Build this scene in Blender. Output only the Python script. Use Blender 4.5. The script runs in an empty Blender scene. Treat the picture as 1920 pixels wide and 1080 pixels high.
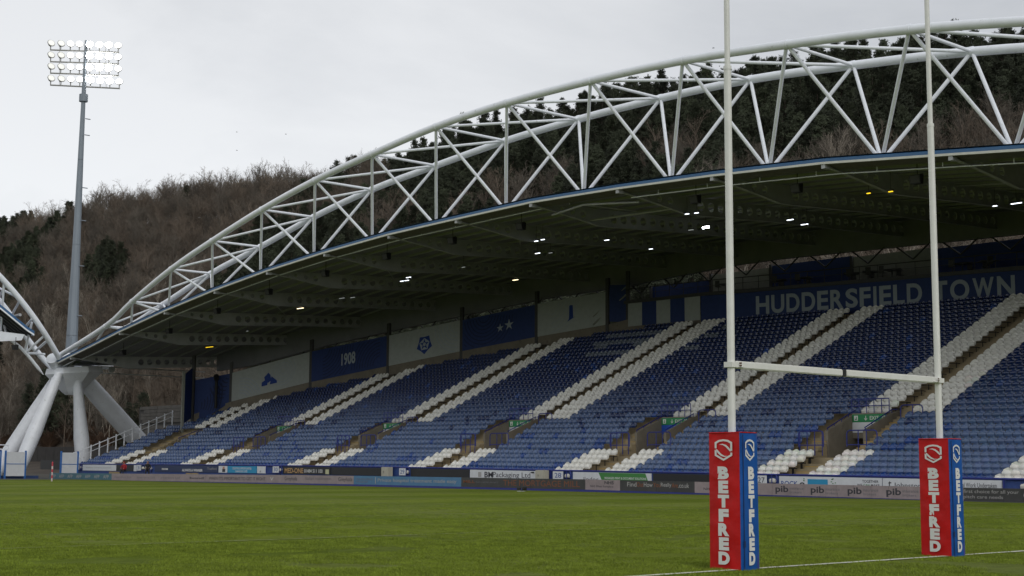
import bpy, bmesh, math, random
import numpy as np
from mathutils import Vector, Matrix, Euler, noise as mnoise
S = bpy.context.scene
C = S.collection
rnd = random.Random(7)
PI = math.pi

# ------------------------------------------------------------------ camera, sky, sun, exposure
HEAD, PITCH, ROLL, FPX = 0.8499, 0.1223, 0.0060, 2716.8
CAM = Vector((-19.44, -14.03, 1.477))
fw = Vector((math.cos(HEAD)*math.cos(PITCH), math.sin(HEAD)*math.cos(PITCH), math.sin(PITCH)))
rt = Vector((math.sin(HEAD), -math.cos(HEAD), 0)); up = rt.cross(fw)
r2 = rt*math.cos(ROLL) + up*math.sin(ROLL); u2 = up*math.cos(ROLL) - rt*math.sin(ROLL)
cd = bpy.data.cameras.new('camera'); cam = bpy.data.objects.new('camera', cd); C.objects.link(cam)
cam.matrix_world = Matrix(((r2.x,u2.x,-fw.x,CAM.x),(r2.y,u2.y,-fw.y,CAM.y),(r2.z,u2.z,-fw.z,CAM.z),(0,0,0,1)))
cd.sensor_width = 36; cd.lens = FPX/1920*36; cd.clip_start = .1; cd.clip_end = 5000
S.camera = cam

W = bpy.data.worlds.new('World'); S.world = W; W.use_nodes = True
nt = W.node_tree; nt.nodes.clear()
def N(t, ty, **k):
    n = t.nodes.new(ty)
    for a, b in k.items(): setattr(n, a, b)
    return n
SUN_EL, SUN_ROT = math.radians(38), math.radians(200)
o_ = N(nt,'ShaderNodeOutputWorld'); ad = N(nt,'ShaderNodeAddShader')
b1 = N(nt,'ShaderNodeBackground'); b2 = N(nt,'ShaderNodeBackground')
sk = N(nt,'ShaderNodeTexSky', sky_type='NISHITA'); sk.sun_disc = False; sk.sun_elevation = SUN_EL; sk.sun_rotation = SUN_ROT
b1.inputs[1].default_value = .05
hs = N(nt,'ShaderNodeHueSaturation'); hs.inputs['Saturation'].default_value = .25
nt.links.new(sk.outputs[0], hs.inputs['Color']); nt.links.new(hs.outputs[0], b1.inputs[0])
tc = N(nt,'ShaderNodeTexCoord'); mp = N(nt,'ShaderNodeMapping'); mp.inputs['Scale'].default_value = (1,1,2.6)
n1 = N(nt,'ShaderNodeTexNoise'); n1.inputs['Scale'].default_value = 1.7; n1.inputs['Detail'].default_value = 9; n1.inputs['Roughness'].default_value = .56
n1.inputs['Distortion'].default_value = .4
cr = N(nt,'ShaderNodeValToRGB')
cr.color_ramp.elements[0].position = .34; cr.color_ramp.elements[0].color = (.34,.352,.372,1)
cr.color_ramp.elements[1].position = .62; cr.color_ramp.elements[1].color = (.575,.58,.588,1)
nt.links.new(tc.outputs['Generated'], mp.inputs[0]); nt.links.new(mp.outputs[0], n1.inputs['Vector'])
nt.links.new(n1.outputs['Fac'], cr.inputs[0]); nt.links.new(cr.outputs[0], b2.inputs[0]); b2.inputs[1].default_value = 1.0
nt.links.new(b1.outputs[0], ad.inputs[0]); nt.links.new(b2.outputs[0], ad.inputs[1]); nt.links.new(ad.outputs[0], o_.inputs[0])

sd = bpy.data.lights.new('sun','SUN'); sd.energy = .6; sd.angle = math.radians(25); sd.color = (1,.97,.92)
so = bpy.data.objects.new('sun', sd); C.objects.link(so)
so.rotation_euler = (Vector((math.sin(SUN_ROT)*math.cos(SUN_EL), math.cos(SUN_ROT)*math.cos(SUN_EL), math.sin(SUN_EL)))).to_track_quat('Z','Y').to_euler()
S.view_settings.view_transform = 'Standard'; S.view_settings.look = 'None'; S.view_settings.exposure = 0; S.view_settings.gamma = 1
S.cycles.max_bounces = 6; S.cycles.diffuse_bounces = 4; S.cycles.glossy_bounces = 3; S.cycles.transparent_max_bounces = 4
S.cycles.use_denoising = True; S.cycles.caustics_reflective = False; S.cycles.caustics_refractive = False

# ------------------------------------------------------------------ materials
MATS = {}
def mat(name, col, rough=.6, var=.12, scale=3.0, bump=0., bscale=30., metal=0., streak=0., spec=.5, attr=None, objcol=False, dirt=None, objrand=0.):
    if name in MATS: return MATS[name]
    m = bpy.data.materials.new(name); m.use_nodes = True; t = m.node_tree
    bs = t.nodes['Principled BSDF']; bs.inputs['Roughness'].default_value = rough; bs.inputs['Metallic'].default_value = metal
    bs.inputs['Specular IOR Level'].default_value = spec
    tcn = N(t,'ShaderNodeTexCoord'); geo = N(t,'ShaderNodeNewGeometry')
    nz = N(t,'ShaderNodeTexNoise'); nz.inputs['Scale'].default_value = scale; nz.inputs['Detail'].default_value = 6; nz.inputs['Roughness'].default_value = .65
    if streak:
        mpp = N(t,'ShaderNodeMapping'); mpp.inputs['Scale'].default_value = (1,1,streak)
        t.links.new(geo.outputs['Position'], mpp.inputs[0]); t.links.new(mpp.outputs[0], nz.inputs['Vector'])
    else:
        t.links.new(geo.outputs['Position'], nz.inputs['Vector'])
    mr = N(t,'ShaderNodeMapRange'); mr.inputs[1].default_value = .3; mr.inputs[2].default_value = .7
    mr.inputs[3].default_value = 1-var; mr.inputs[4].default_value = 1+var
    t.links.new(nz.outputs['Fac'], mr.inputs[0])
    vm = N(t,'ShaderNodeVectorMath', operation='SCALE')
    if attr:
        a = N(t,'ShaderNodeAttribute'); a.attribute_name = attr; src = a.outputs['Color']
    elif objcol:
        a = N(t,'ShaderNodeObjectInfo'); src = a.outputs['Color']
    else:
        rg = N(t,'ShaderNodeRGB'); rg.outputs[0].default_value = (*col,1); src = rg.outputs[0]
    t.links.new(src, vm.inputs[0]); t.links.new(mr.outputs[0], vm.inputs['Scale'])
    out = vm.outputs[0]
    if objrand:
        oi = N(t,'ShaderNodeObjectInfo'); m2 = N(t,'ShaderNodeMapRange'); m2.inputs[3].default_value = 1-objrand; m2.inputs[4].default_value = 1+objrand
        t.links.new(oi.outputs['Random'], m2.inputs[0]); v2 = N(t,'ShaderNodeVectorMath', operation='SCALE')
        t.links.new(out, v2.inputs[0]); t.links.new(m2.outputs[0], v2.inputs['Scale']); out = v2.outputs[0]
    if dirt:
        nd = N(t,'ShaderNodeTexNoise'); nd.inputs['Scale'].default_value = dirt[1]; nd.inputs['Detail'].default_value = 8; nd.inputs['Roughness'].default_value = .75
        t.links.new(geo.outputs['Position'], nd.inputs['Vector'])
        r = N(t,'ShaderNodeMapRange'); r.inputs[1].default_value = dirt[2]; r.inputs[2].default_value = dirt[2]+.12
        mx = N(t,'ShaderNodeMix', data_type='RGBA'); mx.inputs[7].default_value = (*dirt[0],1)
        t.links.new(nd.outputs['Fac'], r.inputs[0]); t.links.new(r.outputs[0], mx.inputs[0]); t.links.new(out, mx.inputs[6]); out = mx.outputs[2]
    t.links.new(out, bs.inputs['Base Color'])
    if bump:
        nb = N(t,'ShaderNodeTexNoise'); nb.inputs['Scale'].default_value = bscale; nb.inputs['Detail'].default_value = 4
        t.links.new(geo.outputs['Position'], nb.inputs['Vector'])
        bp = N(t,'ShaderNodeBump'); bp.inputs['Strength'].default_value = bump; bp.inputs['Distance'].default_value = .05
        t.links.new(nb.outputs['Fac'], bp.inputs['Height']); t.links.new(bp.outputs[0], bs.inputs['Normal'])
    MATS[name] = m; return m
def emit(name, col, st):
    if name in MATS: return MATS[name]
    m = bpy.data.materials.new(name); m.use_nodes = True; b = m.node_tree.nodes['Principled BSDF']
    b.inputs['Base Color'].default_value = (*col,1); b.inputs['Emission Color'].default_value = (*col,1); b.inputs['Emission Strength'].default_value = st
    MATS[name] = m; return m

WHITE = mat('white_steel_paint', (.84,.87,.92), .42, .06, 1.2, dirt=((.50,.51,.50),2.2,.60))
POSTW = mat('post_white_paint', (.74,.74,.70), .45, .06, 6, dirt=((.4,.36,.28),9,.66))
BLUEF = mat('blue_fascia_paint', (.035,.12,.27), .45, .1)
RAILB = mat('blue_rail_paint', (.018,.03,.22), .4, .1)
RAFT = mat('rafter_cream_paint', (.40,.41,.42), .6, .15, 1.0)
SOFF = mat('roof_sheet_grey', (.215,.22,.24), .7, .12, .6)
PURL = mat('purlin_steel', (.36,.37,.38), .6, .1)
CONC = mat('weathered_concrete', (.21,.185,.145), .9, .18, .9, .3, 12, dirt=((.11,.1,.08),1.4,.58))
STEP = mat('terrace_concrete', (.34,.275,.17), .9, .2, 1.2, .3, 10)
NOSE = mat('step_nosing_yellow', (.52,.32,.05), .8, .25, 4)
DARK = mat('black_rubber', (.012,.012,.013), .6, .1)
BLACKB = mat('black_board', (.012,.013,.015), .5, .15)
DGREY = mat('dark_steel', (.05,.05,.05), .6, .15)
MASTM = mat('galvanised_mast', (.22,.255,.29), .5, .10, .8, metal=.0, streak=.15)
SEATS = mat('seat_plastic_mass', (0,0,0), .13, .10, 5, attr='tint', spec=.6)
SEATO = mat('seat_plastic', (0,0,0), .13, .10, 5, objcol=True, spec=.6)
BOARDW = mat('white_board', (.66,.68,.70), .5, .06)
LEDP = mat('led_pink_grey', (.30,.245,.25), .5, .16, 1.5)
LEDD = mat('led_dark_grey', (.045,.045,.045), .5, .2, 1.5)
LEDB = mat('led_blue', (.07,.19,.34), .5, .1, 1.5)
LEDT = mat('led_teal', (.055,.15,.19), .5, .1, 1.5)
INKD = mat('ink_dark', (.035,.035,.045), .6, .1)
INKG = mat('ink_grey', (.17,.16,.18), .6, .1)
INKW = mat('ink_white', (.70,.70,.68), .6, .05)
INKP = mat('ink_pale', (.38,.37,.36), .6, .05)
INKO = mat('ink_orange', (.22,.075,.03), .6, .1)
INKB = mat('ink_blue', (.02,.07,.30), .6, .05)
INKC = mat('ink_cyan', (.02,.28,.50), .6, .05)
INKGR = mat('ink_green', (.05,.22,.05), .6, .05)
GREEN = mat('exit_green', (.01,.22,.07), .5, .05)
SIGNB = mat('sign_blue', (.02,.09,.45), .5, .05)
PADR = mat('pad_red_vinyl', (.50,.003,.004), .45, .16, 3, .35, 4, spec=.3, dirt=((.30,.02,.02),7,.64))
PADB = mat('pad_blue_vinyl', (.008,.085,.34), .45, .16, 3, .35, 4, spec=.3, dirt=((.01,.05,.18),7,.64))
BANW = mat('banner_white_cloth', (.40,.43,.42), .7, .08)
BANB = mat('banner_blue_cloth', (.016,.040,.165), .7, .12)
BANP = mat('banner_blue_print', (.009,.02,.075), .7, .1)
BANG = mat('banner_grey_print', (.36,.41,.47), .7, .05)
BANI = mat('banner_ink_blue', (.012,.045,.25), .7, .05)
GREYB = mat('hospitality_grey_wall', (.30,.31,.27), .7, .1)
SKIN = mat('skin', (.45,.24,.17), .6, .1)

# ------------------------------------------------------------------ mesh helpers
class MB:
    def __init__(s): s.v=[]; s.f=[]; s.m=[]; s.mats=[]; s.sm=[]
    def mi(s, m):
        if m is None: return 0
        if m not in s.mats: s.mats.append(m)
        return s.mats.index(m)
    def add(s, vs, fs, m=None, smooth=False):
        b=len(s.v); s.v += [tuple(v) for v in vs]; i=s.mi(m)
        for f in fs: s.f.append(tuple(b+j for j in f)); s.m.append(i); s.sm.append(smooth)
    def box(s, x0,x1,y0,y1,z0,z1, m=None):
        s.add([(x0,y0,z0),(x1,y0,z0),(x1,y1,z0),(x0,y1,z0),(x0,y0,z1),(x1,y0,z1),(x1,y1,z1),(x0,y1,z1)],
              [(0,3,2,1),(4,5,6,7),(0,1,5,4),(1,2,6,5),(2,3,7,6),(3,0,4,7)], m)
    def obox(s, o, a, b, c, m=None):      # corner o, edge vectors a b c
        o,a,b,c = map(Vector,(o,a,b,c))
        s.add([o,o+a,o+a+b,o+b,o+c,o+a+c,o+a+b+c,o+b+c],[(0,3,2,1),(4,5,6,7),(0,1,5,4),(1,2,6,5),(2,3,7,6),(3,0,4,7)], m)
    def tube(s, p, q, r, n=8, r1=None, m=None, caps=True):
        p,q=Vector(p),Vector(q); d=(q-p)
        if d.length<1e-6: return
        d.normalize(); a=d.orthogonal().normalized(); b=d.cross(a); r1=r if r1 is None else r1
        vs=[p+(a*math.cos(2*PI*i/n)+b*math.sin(2*PI*i/n))*r for i in range(n)]+[q+(a*math.cos(2*PI*i/n)+b*math.sin(2*PI*i/n))*r1 for i in range(n)]
        s.add(vs,[(i,(i+1)%n,n+(i+1)%n,n+i) for i in range(n)],m,True)
        if caps: s.add(vs,[tuple(range(n))[::-1],tuple(range(n,2*n))],m)
    def poly(s, pts, r, n=8, m=None):
        pts=[Vector(p) for p in pts]; rings=[]; a=None
        for i,p in enumerate(pts):
            d=(pts[min(i+1,len(pts)-1)]-pts[max(i-1,0)]).normalized()
            a = d.orthogonal().normalized() if a is None else (a-d*a.dot(d)).normalized()
            b=d.cross(a); rr = r[i] if isinstance(r,(list,tuple)) else r
            rings.append([p+(a*math.cos(2*PI*j/n)+b*math.sin(2*PI*j/n))*rr for j in range(n)])
        vs=[v for R in rings for v in R]; fs=[]
        for i in range(len(pts)-1):
            for j in range(n): fs.append((i*n+j,i*n+(j+1)%n,(i+1)*n+(j+1)%n,(i+1)*n+j))
        s.add(vs,fs,m,True); s.add(vs,[tuple(range(n))[::-1],tuple(range(len(vs)-n,len(vs)))],m)
    def ribbon(s, A, B, m=None, flip=False):
        n=len(A); s.add(list(A)+list(B),[((i,i+1,n+i+1,n+i) if not flip else (i+1,i,n+i,n+i+1)) for i in range(n-1)],m)
    def prism(s, pts, ext, m=None):       # planar polygon extruded along ext
        n=len(pts); e=Vector(ext); vs=[Vector(p) for p in pts]; vs2=vs+[v+e for v in vs]
        s.add(vs2,[tuple(range(n))[::-1],tuple(range(n,2*n))]+[(i,(i+1)%n,n+(i+1)%n,n+i) for i in range(n)],m)
    def mesh(s, name, m=None):
        me=bpy.data.meshes.new(name); me.from_pydata([tuple(v) for v in s.v],[],s.f)
        mats = s.mats or ([m] if m else [])
        for k in mats: me.materials.append(k)
        if s.mats: me.polygons.foreach_set('material_index', s.m)
        me.polygons.foreach_set('use_smooth', s.sm); me.update(); return me
    def build(s, name, m=None, parent=None):
        o=bpy.data.objects.new(name, s.mesh(name,m)); C.objects.link(o)
        if parent is not None: o.parent=parent
        return o
def tag(o, label=None, cat=None, group=None, kind=None):
    if label: o['label']=label
    if cat: o['category']=cat
    if group: o['group']=group
    if kind: o['kind']=kind
    return o
def thing(name, label, cat, loc=(0,0,0), rz=0, group=None):
    o=bpy.data.objects.new(name,None); C.objects.link(o); o.location=loc; o.rotation_euler=(0,0,rz); o.empty_display_size=.3
    return tag(o,label,cat,group)
def inst(name, me, parent=None, loc=(0,0,0), rot=(0,0,0), sc=(1,1,1)):
    o=bpy.data.objects.new(name,me); C.objects.link(o); o.location=loc; o.rotation_euler=rot; o.scale=sc
    if parent is not None: o.parent=parent
    return o
TXT={}
def glyphs(s, bold=0.):
    k=(s,bold)
    if k in TXT: return TXT[k]
    cu=bpy.data.curves.new('t','FONT'); cu.body=s; cu.resolution_u=5; cu.offset=bold; cu.fill_mode='FRONT'
    o=bpy.data.objects.new('t',cu); C.objects.link(o); bpy.context.view_layer.update()
    dg=bpy.context.evaluated_depsgraph_get(); me=bpy.data.meshes.new_from_object(o.evaluated_get(dg))
    v=[tuple(a.co) for a in me.vertices]; f=[tuple(p.vertices) for p in me.polygons]
    bpy.data.objects.remove(o); bpy.data.meshes.remove(me); bpy.data.curves.remove(cu)
    xs=[a[0] for a in v]; ys=[a[1] for a in v]
    TXT[k]=(v,f,min(xs),max(xs),min(ys),max(ys)); return TXT[k]
def text(parent, s, o, u, v, w, h, m, bold=0., name='lettering', lift=.008, shear=0., mb=None):
    """text fitted into the box with lower-left corner o, width w along u and height h along v"""
    V,F,x0,x1,y0,y1=glyphs(s,bold); o,u,v=Vector(o),Vector(u).normalized(),Vector(v).normalized(); n=u.cross(v)
    vs=[]
    for a in V:
        fx=(a[0]-x0)/(x1-x0); fy=(a[1]-y0)/(y1-y0)
        vs.append(o+u*(fx*w+shear*fy*h)+v*(fy*h)+n*lift)
    if mb is not None: mb.add(vs,F,m); return None
    b=MB(); b.add(vs,F,m); return b.build(name,None,parent)

# ------------------------------------------------------------------ pitch and ground
def grass_mat():
    m=bpy.data.materials.new('mown_grass'); m.use_nodes=True; t=m.node_tree; bs=t.nodes['Principled BSDF']; L=t.links.new
    bs.inputs['Roughness'].default_value=.95; bs.inputs['Specular IOR Level'].default_value=.02
    g=N(t,'ShaderNodeNewGeometry'); sp=N(t,'ShaderNodeSeparateXYZ'); L(g.outputs['Position'],sp.inputs[0])
    def noise(sc,det=4,r=.6):
        n=N(t,'ShaderNodeTexNoise'); n.inputs['Scale'].default_value=sc; n.inputs['Detail'].default_value=det; n.inputs['Roughness'].default_value=r; L(g.outputs['Position'],n.inputs['Vector']); return n
    nw=noise(.35,3); ma=N(t,'ShaderNodeMath',operation='MULTIPLY_ADD'); ma.inputs[1].default_value=.5; L(nw.outputs['Fac'],ma.inputs[0]); L(sp.outputs['Y'],ma.inputs[2])
    si=N(t,'ShaderNodeMath',operation='MULTIPLY'); si.inputs[1].default_value=2*PI/11.0; L(ma.outputs[0],si.inputs[0])
    sn=N(t,'ShaderNodeMath',operation='SINE'); L(si.outputs[0],sn.inputs[0])
    st=N(t,'ShaderNodeMapRange'); st.inputs[1].default_value=-.6; st.inputs[2].default_value=.6; st.inputs[3].default_value=0; st.inputs[4].default_value=1; L(sn.outputs[0],st.inputs[0])
    c1=N(t,'ShaderNodeMix',data_type='RGBA'); c1.inputs[6].default_value=(.122,.166,.020,1); c1.inputs[7].default_value=(.158,.202,.030,1); L(st.outputs[0],c1.inputs[0])
    big=noise(.22,5,.7); mid=noise(2.2,6,.75); fine=noise(28,5,.8)
    def scale(col,n,lo,hi,a=.3,b=.7):
        mr=N(t,'ShaderNodeMapRange'); mr.inputs[1].default_value=a; mr.inputs[2].default_value=b; mr.inputs[3].default_value=lo; mr.inputs[4].default_value=hi; L(n.outputs['Fac'],mr.inputs[0])
        vm=N(t,'ShaderNodeVectorMath',operation='SCALE'); L(col,vm.inputs[0]); L(mr.outputs[0],vm.inputs['Scale']); return vm.outputs[0]
    mg=N(t,'ShaderNodeMix',data_type='RGBA'); mg.inputs[7].default_value=(.165,.195,.062,1); n9=noise(.16,6,.7); r9=N(t,'ShaderNodeMapRange'); r9.inputs[1].default_value=.46; r9.inputs[2].default_value=.62; r9.inputs[4].default_value=.75; L(n9.outputs['Fac'],r9.inputs[0]); L(r9.outputs[0],mg.inputs[0]); L(c1.outputs[2],mg.inputs[6])
    c=scale(mg.outputs[2],big,.84,1.14); c=scale(c,mid,.80,1.2); c=scale(c,fine,.55,1.45)
    mx=N(t,'ShaderNodeMix',data_type='RGBA'); mx.inputs[7].default_value=(.22,.20,.06,1)
    n5=noise(1.1,7,.8); r5=N(t,'ShaderNodeMapRange'); r5.inputs[1].default_value=.56; r5.inputs[2].default_value=.72; r5.inputs[4].default_value=.45; L(n5.outputs['Fac'],r5.inputs[0]); L(r5.outputs[0],mx.inputs[0]); L(c,mx.inputs[6])
    m7=N(t,'ShaderNodeMix',data_type='RGBA'); m7.inputs[7].default_value=(.022,.028,.008,1)
    n7=noise(3.3,2,.5); r7=N(t,'ShaderNodeMapRange'); r7.inputs[1].default_value=.74; r7.inputs[2].default_value=.78; L(n7.outputs['Fac'],r7.inputs[0]); L(r7.outputs[0],m7.inputs[0]); L(mx.outputs[2],m7.inputs[6])
    L(m7.outputs[2],bs.inputs['Base Color'])
    nb=noise(55,5,.85); bp=N(t,'ShaderNodeBump'); bp.inputs['Strength'].default_value=.9; bp.inputs['Distance'].default_value=.03; L(nb.outputs['Fac'],bp.inputs['Height']); L(bp.outputs[0],bs.inputs['Normal'])
    return m
b=MB(); b.add([(-900,-900,-.06),(900,-900,-.06),(900,2500,-.06),(-900,2500,-.06)],[(0,1,2,3)])
tag(b.build('ground',mat('dark_earth_ground',(.045,.04,.03),.95,.3,.3)),kind='structure')
b=MB()
xs=[-60,-40,-20,-10,0,10,20,30,40.2]; ys=[-30,-10,0,10,20,40,60,80,100,114]
for i in range(len(xs)-1):
    for j in range(len(ys)-1): b.add([(xs[i],ys[j],0),(xs[i+1],ys[j],0),(xs[i+1],ys[j+1],0),(xs[i],ys[j+1],0)],[(0,1,2,3)])
tag(b.build('pitch',grass_mat()),kind='structure')
b=MB(); b.box(40.2,46,-30,124,-.05,.004); b.box(-60,46,114,150,-.05,.003)
tag(b.build('perimeter_track',mat('track_tarmac',(.06,.06,.055),.9,.2,1)),kind='structure')
# painted lines: worn chalk, broken up
def line_mat(name, thr):
    m=bpy.data.materials.new(name); m.use_nodes=True; t=m.node_tree; bs=t.nodes['Principled BSDF']; bs.inputs['Roughness'].default_value=.95
    g=N(t,'ShaderNodeNewGeometry'); n=N(t,'ShaderNodeTexNoise'); n.inputs['Scale'].default_value=9; n.inputs['Detail'].default_value=7; n.inputs['Roughness'].default_value=.8
    t.links.new(g.outputs['Position'],n.inputs['Vector']); r=N(t,'ShaderNodeMapRange'); r.inputs[1].default_value=thr; r.inputs[2].default_value=thr+.1
    t.links.new(n.outputs['Fac'],r.inputs[0]); mx=N(t,'ShaderNodeMix',data_type='RGBA'); mx.inputs[6].default_value=(.15,.19,.03,1); mx.inputs[7].default_value=(.55,.56,.45,1)
    t.links.new(r.outputs[0],mx.inputs[0]); t.links.new(mx.outputs[2],bs.inputs['Base Color']); return m
LW=line_mat('chalk_line',.28); LF=line_mat('faint_chalk_line',.53)
def wavy(x0,x1,y,w,m,name):
    b=MB(); n=max(2,int(abs(x1-x0)/.12)); A=[];B=[]
    for i in range(n+1):
        x=x0+(x1-x0)*i/n; a=(mnoise.noise(Vector((x*2.3,y,0)))*.028); c=(mnoise.noise(Vector((x*3.7,y,5)))*.025)
        A.append((x,y-w/2+a,.012)); B.append((x,y+w/2+c,.012))
    b.ribbon(A,B); o=b.build(name,m); tag(o,kind='structure'); return o
wavy(-34,34,-.18,.14,LW,'goal_line'); wavy(-34,34,10.9,.11,LF,'ten_metre_line'); wavy(-34,34,20.9,.1,LF,'twenty_metre_line')
b=MB()
for (x,y,l) in [(.61,22.56,.9),(16.4,35.4,1.6),(15.9,23,1.0),(14.1,10.9,1.3),(22,9.95,1.3),(9.25,52.9,2),(29.5,57.2,1.8),(27.2,78,2),(17.5,65.6,2.2),(22,45,1.6),(6,40.4,1.2),(20,30.3,1.1),(11,30.2,1.0),(3,30.5,1)]:
    b.add([(x-l/2,y-.05,.006),(x+l/2,y-.06,.006),(x+l/2,y+.05,.006),(x-l/2,y+.06,.006)],[(0,1,2,3)])
b.add([(33.9,-6,.007),(34,-6,.007),(34,106,.007),(33.9,106,.007)],[(0,1,2,3)],None)
tag(b.build('pitch_dash_marks',LF),kind='structure')

# ------------------------------------------------------------------ stand geometry rules
ZO=([20,35,50,66,82,99,126],[0,.1,.2,.33,.4,.43,.45])
def zoff(y): return float(np.interp(y,*ZO))
def fz(k): return .42+.295*min(k,4)+.371*max(k-4,0)
def rowx(k): return 44.6+.78*k
NK=34
WALLX=[44,53.2,54.6,56.3,57.7,61.6,64.35,66.7,68.8,70.3,71.2]
WALLY=[124.9,124.6,120.4,119.2,117.5,108.7,99.4,91.1,82.9,75.3,68]
def rowend(x):
    if x>70.8: return 71.0
    return float(np.interp(x,WALLX,WALLY))
L_=[3.9,19.3,34.6,50.15,65.9,82.1,99.3,114.2]          # lower aisle, near edge
R_=[3.6+.6,19.5,34.8,50.1,65.6,81.5,97.9,114.6]        # vomitory near wall
GATES=list(zip(L_,R_)); VW=2.6; YN=6.0
GP={0:'beyond the right edge',1:'at the right edge of the photo',2:'between the two goalposts',3:'just left of the left goalpost',4:'below the two-star banner',5:'below the 1908 banner',6:'below the terrier banner',7:'at the far left end'}
GNO=['25','26','27','28','29','30','31','32']

stand=thing('grandstand','long covered seating terrace of concrete steps, seats rising from the far touchline','grandstand',(0,0,0))
def segs(y0,y1,st=8):
    n=max(1,int(math.ceil((y1-y0)/st))); return [y0+(y1-y0)*i/n for i in range(n+1)]
for k in range(NK+1):
    x=rowx(k); z=fz(k); ye=rowend(x)-.35
    iv=[(YN,ye)]
    if 5<=k<=10:
        iv=[]; a=YN
        for L,R in GATES:
            if R+VW<YN or R>ye: continue
            iv.append((a,R)); a=R+VW
        iv.append((a,ye))
    xa,xb=x-.35,x+.43; zl=fz(k-1)-.05 if k else -.3
    b=MB()
    for a,c in iv:
        if c-a<.3: continue
        Y=segs(a,c)
        b.ribbon([(xa,y,zl+zoff(y)) for y in Y],[(xa,y,z+zoff(y)) for y in Y],None,True)
        b.ribbon([(xa,y,z+zoff(y)) for y in Y],[(xb,y,z+zoff(y)) for y in Y],None,True)
        for yy in (Y[0],Y[-1]): b.add([(xa,yy,-1),(xb,yy,-1),(xb,yy,z+zoff(yy)),(xa,yy,z+zoff(yy))],[(0,1,2,3)])
    b.build('terrace_step',STEP,stand)
# aisle stairs (half steps between the rows)
sm=MB(); sm.box(-.74,-.352,0,1,-.25,0,STEP); sm.box(-.745,-.70,.0,1,-.02,.006,NOSE); sme=sm.mesh('stair_step')
sm=MB(); sm.box(-.74,-.352,0,1,-.25,0,STEP); sme2=sm.mesh('stair_step')
for gi,(L,R) in enumerate(GATES):
    for k in range(0,NK+1):
        x=rowx(k)
        if k<=4: ivs=[(L,2.0)]
        elif k<=10: ivs=[(R-1.2,1.2),(R+VW,1.0)]
        else: ivs=[(R-1.2,1.2)]
        for y0,w in ivs:
            if y0+w>rowend(x)-.4 or y0<YN: continue
            r=(fz(k)-fz(k-1))/2 if k else .15
            o=inst('stair_step',sme if k<12 else sme2,stand,(x,y0,fz(k)-r+zoff(y0)),(0,0,0),(1,w,1))
# front wall and its coping
b=MB(); Y=segs(YN,126)
b.ribbon([(44.0,y,-.1) for y in Y],[(44.0,y,.98+zoff(y)) for y in Y],None,True)
b.ribbon([(44.0,y,.98+zoff(y)) for y in Y],[(44.14,y,.98+zoff(y)) for y in Y],None,True)
b.ribbon([(44.14,y,.98+zoff(y)) for y in Y],[(44.14,y,-.1) for y in Y],None,True)
b.build('front_wall',mat('front_wall_blue_paint',(.03,.07,.25),.6,.15),stand)
b=MB(); b.poly([(43.97,y,1.0+zoff(y)) for y in Y],.045,6); b.build('coping_rail',RAILB,stand)
# rear parapet wall, following the curve of the back row
RW=[(54.7,120.3),(56.3,119.2),(57.7,117.5),(61.6,108.7),(64.35,99.4),(66.7,91.1),(68.8,82.9),(70.3,75.3),(71.2,73.7),(71.2,60),(71.2,40),(71.2,20),(71.2,YN)]
def rz(x,y): return fz((x-44.6)/.78)+zoff(y)
b=MB()
for (xa,ya),(xb,yb) in zip(RW[:-1],RW[1:]):
    if xa>=71.2-1e-6: break
    ta=rz(xa,ya); tb=rz(xb,yb); d=Vector((xb-xa,yb-ya,0)).normalized(); n=Vector((-d.y,d.x,0))*.3
    if n.x<0: n=-n
    b.add([(xa,ya,ta-1.2),(xb,yb,tb-1.2),(xb,yb,tb+1.12),(xa,ya,ta+1.12),(xa+n.x,ya+n.y,ta+1.12),(xb+n.x,yb+n.y,tb+1.12),(xa+n.x,ya+n.y,ta-1.2),(xb+n.x,yb+n.y,tb-1.2)],[(0,1,2,3),(3,2,5,4),(4,5,7,6)])
b.build('rear_parapet',CONC,stand)
b=MB(); b.box(71.2,71.5,YN,73.7,8,13.95); b.build('rear_wall',CONC,stand)
# end wall of the terrace
b=MB(); pts=[(44,125.05,-.2),(55,125.05,-.2),(55,125.05,5.6)]+[(44,125.05,.85)]
b.prism(pts,(0,.2,0)); b.build('end_wall',CONC,stand)
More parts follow.
